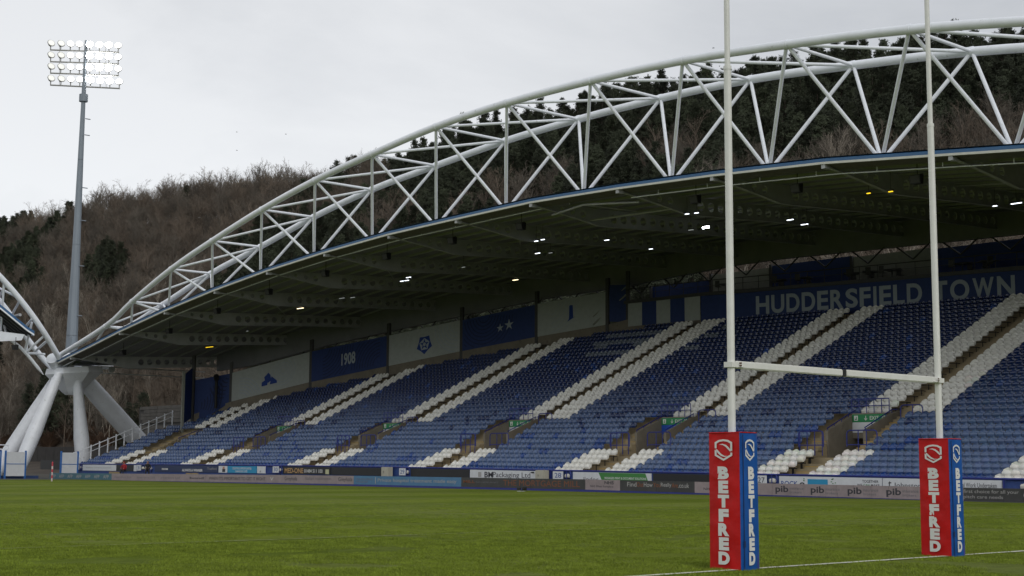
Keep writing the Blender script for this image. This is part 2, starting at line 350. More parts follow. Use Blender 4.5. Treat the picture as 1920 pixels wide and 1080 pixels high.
# vomitories
def vom(gi,L,R):
    z0=fz(5)+zoff(R); y0,y1=R,R+VW
    for side,(ya,yb) in enumerate(((y0-.1,y0+.1),(y1-.1,y1+.1))):
        b=MB(); b.prism([(50.15,ya,z0-1.2),(53.6,ya,z0-1.2),(53.6,ya,z0+2.75),(52.9,ya,z0+2.62),(50.15,ya,z0+1.55)],(0,yb-ya,0)); b.build('vomitory_wall',CONC,stand)
    b=MB(); b.box(48.3,60,y0+.1,y1-.1,z0-1.3,z0-.012); b.build('vomitory_floor',STEP,stand)
    b=MB(); b.box(52.55,52.78,y0+.1,y1-.1,z0+1.15,z0+2.62); b.box(53.36,60,y0+.1,y1-.1,z0+1.9,z0+2.3); b.box(59.8,60,y0+.1,y1-.1,z0-.01,z0+1.9); b.build('vomitory_header',CONC,stand)
    sign=thing('exit_sign','green exit sign with arrow over the stairway %s'%GP[gi],'sign',(52.53,y1-.1,z0+2.1))
    b=MB(); b.box(-.02,0,-(VW-.22),-.02,0,.45,GREEN); b.build('sign_panel',None,sign)
    b=MB(); b.box(-.018,0,-(VW-.22),-.02,-.62,-.012,BOARDW if gi!=3 else SIGNB); b.build('lower_panel',None,sign)
    text(sign,'EXIT',(-.02,-1.25,.12),(0,-1,0),(0,0,1),.62,.22,INKW,.01)
    text(sign,GNO[gi],(-.02,-2.02,.12),(0,-1,0),(0,0,1),.3,.22,INKW,.01)
    b=MB(); b.box(-.03,-.022,-.99,-.95,.16,.36,INKW); b.add([(-.03,-.86,.2),(-.03,-.97,.08),(-.03,-1.08,.2),(-.03,-1.06,.23),(-.03,-.97,.14),(-.03,-.88,.23)],[(0,1,4,5),(1,2,3,4)],INKW)
    b.build('arrow',None,sign)
    b=MB(); b.box(-.028,-.022,-.42,-.15,.09,.38,INKW); b.box(-.032,-.029,-.36,-.22,.14,.2,GREEN); b.box(-.032,-.029,-.34,-.29,.2,.33,GREEN); b.build('pictogram',None,sign)
    # sloping rails on the two walls
    for nm,yy,w in (('left',y1,'far'),('right',y0,'near')):
        h=thing('handrail','blue sloping handrail on the %s stairway wall %s'%(w,GP[gi]),'handrail',(50.2,yy,z0+1.5))
        b=MB(); b.poly([(0,0,.2),(2.7,0,1.3),(3.3,0,1.32)],.035,6); b.build('top_rail',RAILB,h)
        for t in (.05,.7,1.4,2.1,2.7):
            b=MB(); zz=.2+1.1*min(t,2.7)/2.7; b.tube((t,0,zz-.35),(t,0,zz),.025,6); b.build('post',RAILB,h)
    # guard above the header
    h=thing('guard_rail','blue barred guard rail above the exit sign %s'%GP[gi],'guard rail',(52.65,y0,z0+2.6))
    b=MB(); b.tube((0,0,.85),(0,VW,.85),.035,6); b.tube((0,0,.45),(0,VW,.45),.028,6); b.build('rail',RAILB,h)
    for t in np.linspace(0,VW,6):
        b=MB(); b.tube((0,t,0),(0,t,.85),.028,6); b.build('post',RAILB,h)
    # landing barrier in front of the opening
    def frame(name,label,cat,x,ya,yb,za,zb,mid):
        h=thing(name,label,cat,(x,ya,za))
        w=yb-ya; H=zb-za; r=.18; b=MB()
        pts=[(0,0,0),(0,0,H-r),(0,r*.3,H-r*.3),(0,r,H),(0,w-r,H),(0,w-r*.3,H-r*.3),(0,w,H-r),(0,w,0)]
        b.poly(pts,.036,6); b.build('frame',RAILB,h)
        for t in mid:
            b=MB(); b.tube((0,t*w,-.5),(0,t*w,H),.03,6); b.build('post',RAILB,h)
        b=MB(); b.tube((0,0,.1),(0,w,.1),.03,6); b.build('lower_rail',RAILB,h)
    frame('landing_barrier','blue round-cornered barrier across the mouth of the stairway %s'%GP[gi],'barrier',48.55,y0-1.95,y0+.05,z0+.6,z0+1.5,(.35,.62))
    frame('seat_end_barrier','blue barrier before the seats left of the stairway %s'%GP[gi],'barrier',48.55,y0+1.65,y0+3.4,z0+.6,z0+1.5,(.05,.35,.65,.95))
    zz=fz(10)+zoff(R)
    frame('aisle_barrier','blue hoop barrier below the upper aisle %s'%GP[gi],'barrier',52.3,y0-2.45,y0-1.0,zz+.15,zz+1.15,(.45,))
for gi,(L,R) in enumerate(GATES):
    if R>YN and R<100: vom(gi,L,R)
# last gate at the far end is shorter
gi=7; L,R=GATES[7]; z0=fz(5)+zoff(R)
b=MB(); b.prism([(50.15,R-.1,z0-1.2),(54.2,R-.1,z0-1.2),(54.2,R-.1,z0+2.75),(50.15,R-.1,z0+1.4)],(0,.2,0)); b.build('vomitory_wall',CONC,stand)
b=MB(); b.box(53.1,53.35,R+.1,R+VW,z0+1.2,z0+2.4); b.build('vomitory_header',CONC,stand)
h=thing('handrail','blue handrail on the concrete wall of the farthest stairway, gate 32','handrail',(50.2,R,z0+1.4))
b=MB(); b.poly([(0,0,.2),(3.6,0,1.5)],.035,6); b.build('top_rail',RAILB,h)
for t in (.1,1.2,2.4,3.5):
    b=MB(); b.tube((t,0,-.1),(t,0,.2+t*.36),.025,6); b.build('post',RAILB,h)
# white balustrade down the far end of the terrace
h=thing('end_balustrade','white post and rail balustrade stepping down the far left end of the terrace','balustrade',(44.4,125.25,0))
b=MB(); b.tube((0,0,2.45),(10.9,0,7.0),.05,6); b.build('top_rail',WHITE,h)
b=MB(); b.tube((0,0,1.95),(10.9,0,6.5),.03,6); b.build('lower_rail',WHITE,h)
for i in range(13):
    t=i*.9; b=MB(); b.box(t-.05,t+.05,-.05,.05,1.2+t*.39,2.62+t*.417); b.build('post',WHITE,h)

# ------------------------------------------------------------------ seats
def shell(nx,nz,w,h,curv,tilt,x0,z0,thick,topcut,bul=.02):
    b=MB(); g=[]
    for j in range(nz+1):
        t=j/nz
        ww=w*(1 if t<.55 else math.sqrt(max(0.0,1-((t-.55)/.45)**2*topcut)))
        row=[]
        for i in range(nx+1):
            s=-1+2*i/nx; row.append(Vector((x0+tilt*t-curv*s*s+ (bul*math.sin(PI*t)), s*ww/2, z0+h*t-(0.0 if j<nz else .03*s*s))))
        g.append(row)
    F=[v for r in g for v in r]; n=nx+1
    b.add(F,[(j*n+i,(j+1)*n+i,(j+1)*n+i+1,j*n+i+1) for j in range(nz) for i in range(nx)],None,True)
    Bk=[v+Vector((thick,0,0)) for v in F]
    b.add(Bk,[(j*n+i,j*n+i+1,(j+1)*n+i+1,(j+1)*n+i) for j in range(nz) for i in range(nx)],None,True)
    rim=[(0,i) for i in range(nx+1)]+[(j,nx) for j in range(1,nz+1)]+[(nz,i) for i in range(nx-1,-1,-1)]+[(j,0) for j in range(nz-1,0,-1)]
    R=[g[j][i] for j,i in rim]; m=len(R); b.add(R+[v+Vector((thick,0,0)) for v in R],[(i,m+i,m+(i+1)%m,(i+1)%m) for i in range(m)])
    return b
def join(a,c):
    a.add(c.v,c.f); a.sm[-len(c.f):]=c.sm; return a
back_hi=shell(4,4,.49,.36,.06,.07,0,.46,.03,.85); pan_hi=shell(6,5,.455,.29,-.05,.02,-.19,.40,.045,.75,-.05)
back_lo=shell(4,3,.49,.36,.06,.07,0,.46,.03,.85); pan_lo=shell(4,3,.455,.29,-.05,.02,-.19,.40,.045,.75,-.05)
brk=MB(); brk.box(-.12,.33,-.015,.015,.30,.34); brk.box(-.02,.02,-.03,.03,.0,.36); brk.box(-.1,.0,-.17,.17,.31,.345)
lo=MB(); join(lo,back_lo); join(lo,pan_lo)
me_back=back_hi.mesh('backrest',SEATO); me_pan=pan_hi.mesh('seat_pan',SEATO); me_brk=brk.mesh('bracket',DARK)
def in_iv(y,iv): return any(a<=y<=c for a,c in iv)
seatlist=[]
hsh=random.Random(11)
for k in range(NK):
    x=rowx(k); ye=rowend(x+.35)-.75; off=.25
    n=int((ye-YN)/.5)
    for i in range(n):
        y=YN+.5*i+off; blk=False; white=False; sec=None
        for gi,(L,R) in enumerate(GATES):
            if k<=4:
                if L-.1<y<L+2.1: blk=True
                if L-2.12<y<=L-.1 or L+2.1<=y<L+4.12: white=True
            elif k<=10:
                if R-1.25<y<R+VW+1.15: blk=True
            else:
                if R-1.3<y<R+.05: blk=True
                if R-3.35<y<=R-1.3 or R+.05<=y<R+2.1: white=True
        if blk: continue
        if k>=28 and hsh.random()<.0: continue
        # colours: bleaching fades the rows the sun and rain reach
        v=hsh.uniform(-1,1)
        if white: col=(.84+.03*v,.83+.03*v,.78+.03*v); kind='white'
        else:
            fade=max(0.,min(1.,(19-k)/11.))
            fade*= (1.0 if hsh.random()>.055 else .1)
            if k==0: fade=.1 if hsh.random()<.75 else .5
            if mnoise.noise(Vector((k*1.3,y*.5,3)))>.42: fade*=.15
            base=Vector((.010,.052,.24)); old=Vector((.090,.142,.280)); navy=Vector((.005,.020,.10))  # navy is darkened to paint the shade under the roof into upper rows
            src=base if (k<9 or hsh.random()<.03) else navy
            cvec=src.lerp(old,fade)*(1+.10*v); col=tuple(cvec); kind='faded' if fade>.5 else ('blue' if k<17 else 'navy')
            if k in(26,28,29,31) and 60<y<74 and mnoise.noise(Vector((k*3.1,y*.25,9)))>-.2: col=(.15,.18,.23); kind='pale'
        seatlist.append((x,y,fz(k)+zoff(y),k,kind,col,white))
# nearest visible ones are individuals
def projx(x,y,z):
    d=Vector((x,y,z))-CAM; dz=d.dot(fw); return 960+FPX*d.dot(r2)/dz, 540-FPX*d.dot(u2)/dz, dz
cand=[]
for idx,s in enumerate(seatlist):
    px,py,dz=projx(s[0],s[1],s[2]+.5)
    if px<1919 and not (1352<px<1396 and py<806) and not (1722<px<1812): cand.append((dz,idx))
cand.sort(); solo=set(i for d,i in cand[:290])
ORD='first second third fourth fifth sixth seventh eighth ninth tenth eleventh twelfth thirteenth fourteenth fifteenth sixteenth seventeenth eighteenth nineteenth twentieth twenty-first twenty-second twenty-third twenty-fourth twenty-fifth twenty-sixth twenty-seventh twenty-eighth twenty-ninth thirtieth thirty-first thirty-second thirty-third thirty-fourth thirty-fifth'.split()
CN={'white':'white','faded':'faded blue','blue':'bright blue','navy':'navy blue','pale':'pale grey'}
Vt=np.array([tuple(v) for v in lo.v],float); nv=len(Vt); Ft=lo.f
rest=[s for i,s in enumerate(seatlist) if i not in solo]
nS=len(rest); P=np.zeros((nS,nv,3)); COL=np.ones((nS,nv,4))
for i,s in enumerate(rest):
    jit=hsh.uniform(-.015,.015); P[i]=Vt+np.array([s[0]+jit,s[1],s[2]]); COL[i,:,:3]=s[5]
me=bpy.data.meshes.new('seats'); P=P.reshape(-1,3)
fl=np.array([len(f) for f in Ft]); fv=np.concatenate([np.array(f) for f in Ft])
loops=(fv[None,:]+(np.arange(nS)*nv)[:,None]).reshape(-1); tot=np.tile(fl,nS); start=np.concatenate([[0],np.cumsum(tot)[:-1]])
me.vertices.add(len(P)); me.vertices.foreach_set('co',P.reshape(-1)); me.loops.add(len(loops)); me.loops.foreach_set('vertex_index',loops.astype(np.int32))
me.polygons.add(len(tot)); me.polygons.foreach_set('loop_start',start.astype(np.int32)); me.polygons.foreach_set('loop_total',tot.astype(np.int32))
me.polygons.foreach_set('use_smooth',np.tile(np.array(lo.sm),nS)); me.update(calc_edges=True)
ca=me.color_attributes.new('tint','FLOAT_COLOR','POINT'); ca.data.foreach_set('color',COL.reshape(-1)); me.materials.append(SEATS)
o=bpy.data.objects.new('stadium_seats',me); C.objects.link(o)
tag(o,'rows of blue and white tip-up seats filling the terrace beyond the nearest rows','seats','stadium seats of the far stand','stuff')
rowsy={}
for q in seatlist: rowsy.setdefault(q[3],[]).append(q[1])
for i in sorted(solo):
    x,y,z,k,kind,col,wh=seatlist[i]
    row=rowsy[k]; r_=row.index(y)
    ais=34.6 if k<=4 else 34.8
    if y>ais: idx=sum(1 for q in row if ais<q<y); side='left of'
    else: idx=sum(1 for q in row if y<q<ais); side='right of'
    t=thing('stadium_seat','%s seat, %s %s gate 27 aisle, %s row'%(CN[kind],ORD[idx],side,ORD[k]),'seat',(x,y,z),hsh.uniform(-.02,.02),'stadium seats of the far stand')
    for nm,m_ in (('backrest',me_back),('seat_pan',me_pan),('bracket',me_brk)):
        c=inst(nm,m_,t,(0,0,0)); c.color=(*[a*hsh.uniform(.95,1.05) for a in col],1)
# spare seats and stools behind gate rails are not in rows: bracket bars under the rows at aisle ends
b=MB()
for gi,(L,R) in enumerate(GATES):
    for k in range(NK):
        x=rowx(k)
        for y0 in ((L+2.1,) if k<=4 else ((R+.05,) if k>=11 else ())):
            if y0+1>rowend(x): continue
            z=fz(k)+zoff(y0)
            b.box(x-.12,x+.25,y0+.02,y0+.05,z+.28,z+.33); b.box(x-.01,x+.03,y0+.12,y0+.16,z,z+.36)
            b.box(x-.08,x-.04,y0,y0+2,z+.29,z+.33)
tag(b.build('seat_brackets',DARK,stand),kind='stuff')

# ------------------------------------------------------------------ roof
FY=[-14,-2,8,16.5,20.46,24.4,32.03,39.81,47.39,55.32,63.04,70.86,79.21,87.5,95.91,104.78,113.52,120,124.07,127.57]
FZ=[10.5,13.2,14.9,15.9,16.39,16.79,17.54,18.01,18.33,18.52,18.38,18.21,17.76,17.13,16.27,15.15,13.83,12.7,12.05,11.45]
def zf(y): return float(np.interp(y,FY,FZ))
def zr(x,y): return zf(y)+.28+.045*(x-43)
def roofback(y): return float(np.interp(y,[-14,30,75.3,82.9,91.1,99.4,108.7,117.5,124.6,128],[75,75,73.8,71.8,69.7,67.3,64.6,61,60.6,60.2]))
roof=thing('stand_roof','broad dark-underside roof over the far stand with a blue and white front edge','roof',(0,0,0))
YR=sorted(set(FY+[28,36,44,51,59,67,75,83,91,100,109,117]))
RT_=8
b=MB()
for i in range(len(YR)-1):
    for j in range(RT_):
        def P_(y,t,dz=0):
            x=43.05+(roofback(y)-43.05)*t; return (x,y,zr(x,y)+dz)
        y0,y1=YR[i],YR[i+1]; t0,t1=j/RT_,(j+1)/RT_
        b.add([P_(y0,t0),P_(y1,t0),P_(y1,t1),P_(y0,t1)],[(0,1,2,3)])
        b.add([P_(y0,t0,.12),P_(y1,t0,.12),P_(y1,t1,.12),P_(y0,t1,.12)],[(3,2,1,0)])
b.build('roof_sheet',SOFF,roof)
YF=[y for y in YR]
b=MB(); b.ribbon([(43,y,zf(y)+.01) for y in YF],[(43,y,zf(y)+.13) for y in YF],None,True); b.ribbon([(43,y,zf(y)+.01) for y in YF],[(43.15,y,zf(y)+.01) for y in YF])
b.ribbon([(43.15,y,zf(y)+.01) for y in YF],[(43.15,y,zf(y)+.13) for y in YF])
b.build('gutter',mat('gutter_white',(.62,.62,.56),.5,.1,2,dirt=((.2,.19,.15),3,.62)),roof)
b=MB(); b.ribbon([(43.02,y,zf(y)+.13) for y in YF],[(43.02,y,zf(y)+.30) for y in YF],None,True); b.ribbon([(43.02,y,zf(y)+.30) for y in YF],[(43.3,y,zf(y)+.40) for y in YF],None,True)
b.build('fascia',BLUEF,roof)
b=MB(); b.ribbon([(43.16,y,zf(y)+.02) for y in YF],[(44.15,y,zf(y)-.10) for y in YF]); b.ribbon([(44.15,y,zf(y)-.10) for y in YF],[(44.2,y,zr(44.2,y)-.02) for y in YF]); b.build('edge_soffit',mat('edge_soffit_brown',(.13,.12,.105),.8,.2),roof)
# left end closing strip and rear eaves beam
b=MB(); y=127.57; b.add([(43,y,zf(y)-.06),(60,y,zr(60,y)-.3),(60,y,zr(60,y)+.15),(43,y,zf(y)+.4)],[(0,1,2,3)]); b.build('end_fascia',SOFF,roof)
def eb(y):
    x=roofback(y)-1; tops=float(np.interp(y,[20,37,61,74,75.3,82.9,91.1,99.4,108.7,117.5,125],[17.4,17.85,18.25,17.6,17.4,16.95,16.0,14.9,13.6,11.75,11.4])); return min(zr(x,y)-.9,tops)
b=MB(); YB=[y for y in YR if y<=125]
b.ribbon([(roofback(y)-1.0,y,eb(y)) for y in YB],[(roofback(y)-1.0,y,zr(roofback(y)-1,y)-.01) for y in YB],None,True)
b.ribbon([(roofback(y)-1.0,y,eb(y)) for y in YB],[(roofback(y)-.6,y,eb(y)) for y in YB])
b.build('eaves_beam',SOFF,roof)
for yy in np.arange(10,118,3.9):
    x=roofback(yy)-.95; z0_=eb(yy); b=MB(); b.tube((x,yy,z0_+.1),(x,yy+1.5,z0_-1.0),.07,5); b.build('eaves_brace',DGREY,roof)
    b=MB(); b.tube((x,yy+3.0,z0_+.1),(x,yy+1.5,z0_-1.0),.07,5); b.build('eaves_brace',DGREY,roof)
# purlins run along the stand
for j in range(1,15):
    b=MB(); pts=[]
    for y in YR:
        x=43.3+j*1.95
        if x<roofback(y)-.3: pts.append((x,y,zr(x,y)-.16))
    if len(pts)>1:
        A=[(p[0],p[1],p[2]-.0) for p in pts]
        b.ribbon([(p[0]-.04,p[1],p[2]) for p in pts],[(p[0]-.04,p[1],p[2]+.155) for p in pts],None,True); b.ribbon([(p[0]-.04,p[1],p[2]) for p in pts],[(p[0]+.08,p[1],p[2]) for p in pts])
        b.ribbon([(p[0]+.04,p[1],p[2]) for p in pts],[(p[0]+.04,p[1],p[2]+.155) for p in pts])
        b.build('purlin',PURL,roof)
# cellular rafters with round holes
def rafter(y):
    b=MB(); X1=roofback(y)-.6; th=.035
    def top(x): return zr(x,y)-.17
    def dep(x):
        t=x-43.2
        return .22+(1.18-.22)*min(1,max(0,t/6.2))**1.15 if t<6.2 else 1.18-.15*min(1,(t-6.2)/8)
    x=43.4; cw=.98; i=0
    while x<X1:
        xe=min(x+cw,X1); xm=(x+xe)/2; d=dep(xm); zc=top(xm)-d*.5; hole = .29*d if (i%1==0 and i not in (0,1,5,6)) else 0
        cor=[(x,top(x)),(xm,top(xm)),(xe,top(xe)),(xe,top(xe)-dep(xe)*.5),(xe,top(xe)-dep(xe)),(xm,top(xm)-dep(xm)),(x,top(x)-dep(x)),(x,top(x)-dep(x)*.5)]
        if hole and xe-x>.6:
            ang=[135,90,45,0,-45,-90,-135,180]; rg=[(xm+hole*math.cos(math.radians(a)),zc+hole*math.sin(math.radians(a))) for a in ang]
            for sy,fl in ((-th,False),(th,True)):
                vs=[(c[0],y+sy,c[1]) for c in cor]+[(c[0],y+sy,c[1]) for c in rg]
                b.add(vs,[((q,(q+1)%8,8+(q+1)%8,8+q) if not fl else (8+q,8+(q+1)%8,(q+1)%8,q)) for q in range(8)])
            vs=[(c[0],y-th,c[1]) for c in rg]+[(c[0],y+th,c[1]) for c in rg]; b.add(vs,[(q,(q+1)%8,8+(q+1)%8,8+q) for q in range(8)])
        else:
            for sy in (-th,th): b.add([(c[0],y+sy,c[1]) for c in cor],[tuple(range(8))])
        # flanges
        zb0,zb1=top(x)-dep(x),top(xe)-dep(xe)
        b.add([(x,y-.13,zb0),(xe,y-.13,zb1),(xe,y+.13,zb1),(x,y+.13,zb0),(x,y-.13,zb0-.03),(xe,y-.13,zb1-.03),(xe,y+.13,zb1-.03),(x,y+.13,zb0-.03)],[(0,1,2,3),(4,7,6,5),(0,4,5,1),(3,2,6,7)])
        x=xe; i+=1
    b.build('rafter',RAFT,roof)
    b=MB(); b.box(43.05,43.5,y-.12,y+.12,zf(y)-.22,zf(y)+.1); b.build('rafter_bracket',RAFT,roof)
for y in [16.5,24.4,32.03,39.81,47.39,55.32,63.04,70.86,79.21,87.5,95.91,104.78,113.52,124.07]: rafter(y)
b=MB(); y=127.3   # lowest end beam, open holes against the hill
for i in range(4): b.tube((44.6+i*1.5,y-.08,zf(y)-.25),(44.6+i*1.5,y+.08,zf(y)-.25),.34,12)
b.box(43.2,60,y-.1,y+.1,zf(y)-.05,zf(y)+.05); b.box(43.4,60,y-.1,y+.1,zf(y)-.72,zf(y)-.62); b.build('end_beam',RAFT,roof)
# pale cable pipe under the front edge
b=MB(); pr=[(44.25,y,zf(y)-.17) for y in YR if 52<y<=127]; b.poly(pr,.035,6); b.build('cable_pipe',WHITE,roof)
b=MB(); pr=[(44.3,y,zf(y)-.34) for y in YR if y<=47.4]; b.poly(pr,.035,6); b.build('cable_pipe',WHITE,roof)
for yy in np.arange(10,126,3.9):
    if 47<yy<52: continue
    b=MB(); b.tube((44.28,yy,zf(yy)-(.34 if yy<47 else .17)),(44.28,yy,zr(44.3,yy)-.02),.03,5); b.build('pipe_hanger',WHITE,roof)
# bracing in one bay
for (ya,yb) in ((47.39,51.5),(55.32,51.5)):
    b=MB(); b.tube((45,ya,zr(45,ya)-.9),(44.2,yb,zf(yb)-.35),.07,6); b.build('brace',RAFT,roof)
b=MB(); b.tube((44.2,51.5,zf(51.5)-.35),(49,51.5,zr(49,51.5)-.7),.07,6); b.build('brace',RAFT,roof)
b=MB(); b.tube((48.5,47.39,zr(48.5,47.4)-1.0),(48.5,55.32,zr(48.5,55.3)-1.0),.08,6); b.build('brace',RAFT,roof)
for a_,c_ in ((24.4,32.03),(63.04,70.86),(79.21,87.5),(95.91,104.78)):
    b=MB(); b.tube((49,a_,zr(49,a_)-1.1),(56,c_,zr(56,c_)-.3),.05,5); b.build('brace',RAFT,roof)
# loudspeakers hanging in every bay
LS=[20.2,28.2,36,43.6,59.5,67,75,83.3,91.8,100.4,109.2,118.5]
spk=MB(); spk.add([(-.18,-.3,-.5),(.2,-.22,-.5),(.2,.22,-.5),(-.18,.3,-.5),(-.3,-.34,-.05),(.2,-.26,0),(.2,.26,0),(-.3,.34,-.05)],[(0,3,2,1),(4,5,6,7),(0,1,5,4),(1,2,6,5),(2,3,7,6),(3,0,4,7)])
spk_me=spk.mesh('speaker_box',DARK); yk=MB(); yk.tube((0,0,0),(0,0,.75),.03,6); yk.box(-.03,.03,-.36,.36,-.02,.02); yk_me=yk.mesh('yoke',DGREY)
grl=MB(); grl.add([(-.205,-.26,-.46),(-.205,.26,-.46),(-.3,.28,-.1),(-.3,-.28,-.1)],[(3,2,1,0)]); grl_me=grl.mesh('speaker_grille',DGREY)
for n_,y in enumerate(LS):
    t=thing('loudspeaker','black loudspeaker hung under the roof edge, number %d of the row from the right'%(n_+1),'loudspeaker',(46.0,y,zr(46,y)-.75),0,'loudspeakers under the roof edge')
    t['label']='black loudspeaker hung under the roof edge '+('near the right end','above the right goalpost','right of the left goalpost','left of the left goalpost','above the fourth aisle','right of the roof middle','at the roof middle','left of the roof middle','above the white rose banner','above the 1908 banner','near the left end','last before the white support')[n_]
    for nm,m_ in (('speaker_box',spk_me),('yoke',yk_me),('speaker_grille',grl_me)): inst(nm,m_,t)
# roof lights
lt=[(52.2, 96.5, 'warm', 1.3), (53.1, 114.2, 'yellow', 1.8), (52.8, 81.2, 'cool', 0.8), (53.6, 82.5, 'cool', 0.7), (50.2, 62.6, 'cool', 0.5), (50.1, 61.8, 'cool', 0.5), (54.8, 67.5, 'cool', 0.7), (54.7, 59.9, 'cool', 0.6), (61.5, 61.9, 'cool', 0.5), (63.3, 79.7, 'warm', 0.9), (54.0, 75.5, 'dim', 0.5), (55.5, 51.1, 'bright', 0.75), (49.1, 47.1, 'cool', 0.45), (49.1, 46.3, 'cool', 0.45), (56.8, 44.9, 'cool', 0.7), (59.9, 46.2, 'cool', 0.5), (48.1, 32.7, 'yellow', 0.35), (48.0, 31.2, 'yellow', 0.4), (57.2, 28.9, 'cool', 0.9), (58.3, 30.9, 'cool', 0.4), (53.2, 91.4, 'dim', 1.0), (54.0, 90.9, 'dim', 0.9), (53.0, 106.9, 'dim', 0.4), (56.1, 53.0, 'dim', 0.6), (59.8, 45.8, 'cool', 0.25), (53.4, 82.9, 'cool', 0.6), (55.6, 66.9, 'dim', 0.5)]
EM={'warm':emit('tube_warm',(1,.83,.5),3.5),'yellow':emit('tube_yellow',(1,.66,.02),1.6),'cool':emit('tube_cool',(.85,.92,1),3),'bright':emit('tube_bright',(.92,.96,1),30),'dim':emit('tube_dim',(.7,.75,.75),.3)}
names={'warm':'warm white','yellow':'yellow','cool':'cool white','bright':'glaring white','dim':'dim'}
for n_,(x,y,kd,ln) in enumerate(lt):
    z=zr(x,y)-1.35
    sp='%s strip lamp under the roof'%names[kd]
    near = 'at the far left end' if y>115 else 'left of the roof middle' if y>90 else 'over the rose banner' if y>78 else 'at the roof middle' if y>62 else 'left of the left goalpost' if y>50 else 'near the left goalpost' if y>44 else 'between the goalposts' if y>31.5 else 'at the right edge'
    t=thing('roof_lamp','%s %s'%(sp,near),'lamp',(x,y,z),PI/2*0,'lamps under the stand roof')
    b=MB(); ln*=.8; b.box(-.07,.07,-ln/2,ln/2,.0,.10,DGREY); b.tube((0,0,.12),(0,0,1.1),.012,4,m=DGREY); b.build('housing',None,t)
    b=MB(); b.box(-.05,.05,-ln/2+.03,ln/2-.03,-.035 if kd!='bright' else -.12,0,EM[kd]); b.build('tube_light',None,t)

# ------------------------------------------------------------------ arch truss over the roof edge
TN=[(-12,1.2,14.6),(-4.7,1.7,16.8),(2.7,2.1,18.6),(10.2,2.45,20.3),(17.8,2.7,21.8),(25.29,2.85,23.02),(32.73,2.98,23.86),(40.09,3.01,24.52),(47.48,3.13,24.79),(55.11,3.23,24.81),(62.55,3.18,24.55),(70.29,2.96,23.9),(78.07,2.69,23.13),(85.99,2.5,21.9),(94.02,2.37,20.27),(101.77,2.0,18.65),(109.84,1.58,16.44),(116.2,1.08,14.6)]
arch=thing('arch_truss','white tubular steel arch truss spanning above the front edge of the far stand roof','arch truss',(0,0,0))
END=(43.9,128.2,11.9)
def cr_pts(pts,n=6):
    out=[]; P=[pts[0]]+pts+[pts[-1]]
    for i in range(1,len(P)-2):
        a,b_,c,d=[np.array(q,float) for q in P[i-1:i+3]]
        for j in range(n):
            t=j/n; out.append(tuple(.5*((2*b_)+(-a+c)*t+(2*a-5*b_+4*c-d)*t*t+(-a+3*b_-3*c+d)*t**3)))
    out.append(pts[-1]); return out
nearp=[(44-s,y,z) for y,s,z in TN]; rearp=[(44+s,y,z) for y,s,z in TN]
b=MB(); b.poly(cr_pts(nearp+[(43.2,128.3,12.1)],4),.25,14); b.build('front_chord',WHITE,arch)
b=MB(); b.poly(cr_pts(rearp+[(44.4,129.0,12.0)],4),.25,14); b.build('rear_chord',WHITE,arch)
def wob(y): return zf(y)+.13
BN=[]
for (y0,s0,z0_),(y1,s1,z1_) in zip(TN[:-1],TN[1:]):
    y=(y0+y1)/2; BN.append((44,y,wob(y)))
BN.append((44,121.5,wob(121.5)))
b=MB(); b.poly(cr_pts(BN+[(43.9,127.8,11.3)],3),.09,10); b.build('bottom_chord',WHITE,arch)
def strut(p,q,r): b=MB(); b.tube(p,q,r,8); b.build('strut',WHITE,arch)
for i in range(len(TN)):
    strut(nearp[i],rearp[i],.10)
    if i+1<len(TN): strut(nearp[i+1],rearp[i],.10)
    if i>0: strut(nearp[i],BN[i-1],.107); strut(rearp[i],BN[i-1],.107)
    strut(nearp[i],BN[i],.107); strut(rearp[i],BN[i],.107)
for p in nearp+rearp: # weld collars
    b=MB(); b.tube((p[0],p[1]-.12,p[2]-.005),(p[0],p[1]+.12,p[2]+.005),.268,12); b.build('collar',WHITE,arch)

# ------------------------------------------------------------------ splayed support at the far corner
sup=thing('arch_support','white faceted steel node on splayed tapering legs carrying both roof arches','support',(0,0,0))
b=MB(); cx,cy=45.3,128.7
rings=[(2.85,11.35,2.6),(3.0,10.75,2.7),(.95,8.8,.95),(.55,8.5,.55)]; ns=7; allv=[]
for rx,z,ry in rings: allv.append([(cx+(.3 if z>10 else 0)+rx*math.cos(2*PI*i/ns+.35),cy+ry*math.sin(2*PI*i/ns+.35),z+(0.25*math.cos(2*PI*i/ns+.35) if z>10 else 0)) for i in range(ns)])
vs=[v for R in allv for v in R]; fs=[(j*ns+i,j*ns+(i+1)%ns,(j+1)*ns+(i+1)%ns,(j+1)*ns+i) for j in range(3) for i in range(ns)]+[tuple(range(ns))[::-1],tuple(range(3*ns,4*ns))]
b.add(vs,fs); b.build('node_block',WHITE,sup)
b=MB(); b.tube((42.6,127.4,12.1),(43.9,128.6,11.1),.62,12); b.build('pin_joint',WHITE,sup)
b=MB(); b.tube((44.3,127.6,12.3),(45.6,128.8,11.3),.55,12); b.build('pin_joint',WHITE,sup)
b=MB(); b.tube((44,128.2,11.6),(50,129.4,11.9),.5,12); b.build('cross_tube',WHITE,sup)
def leg(p,q,prof):
    p,q=Vector(p),Vector(q); b=MB(); b.poly([p+(q-p)*t for t,_ in prof],[r for _,r in prof],14); b.build('leg',WHITE,sup)
leg((44.4,130.2,10.0),(39.0,132.6,-.3),[(0,.68),(.3,.78),(.7,.80),(1,.68)])
leg((43.3,127.1,10.6),(38.9,126.6,-.3),[(0,.38),(.06,.42),(.07,.5),(.25,.58),(.55,.76),(.8,.72),(1,.48)])
leg((45.3,127.3,10.7),(46.9,128.0,-.3),[(0,.38),(.06,.42),(.07,.46),(.3,.56),(.6,.78),(.8,.74),(1,.55)])
leg((47.0,129.6,10.3),(59.5,132.5,-.3),[(0,.9),(.2,.98),(.6,1.02),(1,.85)])
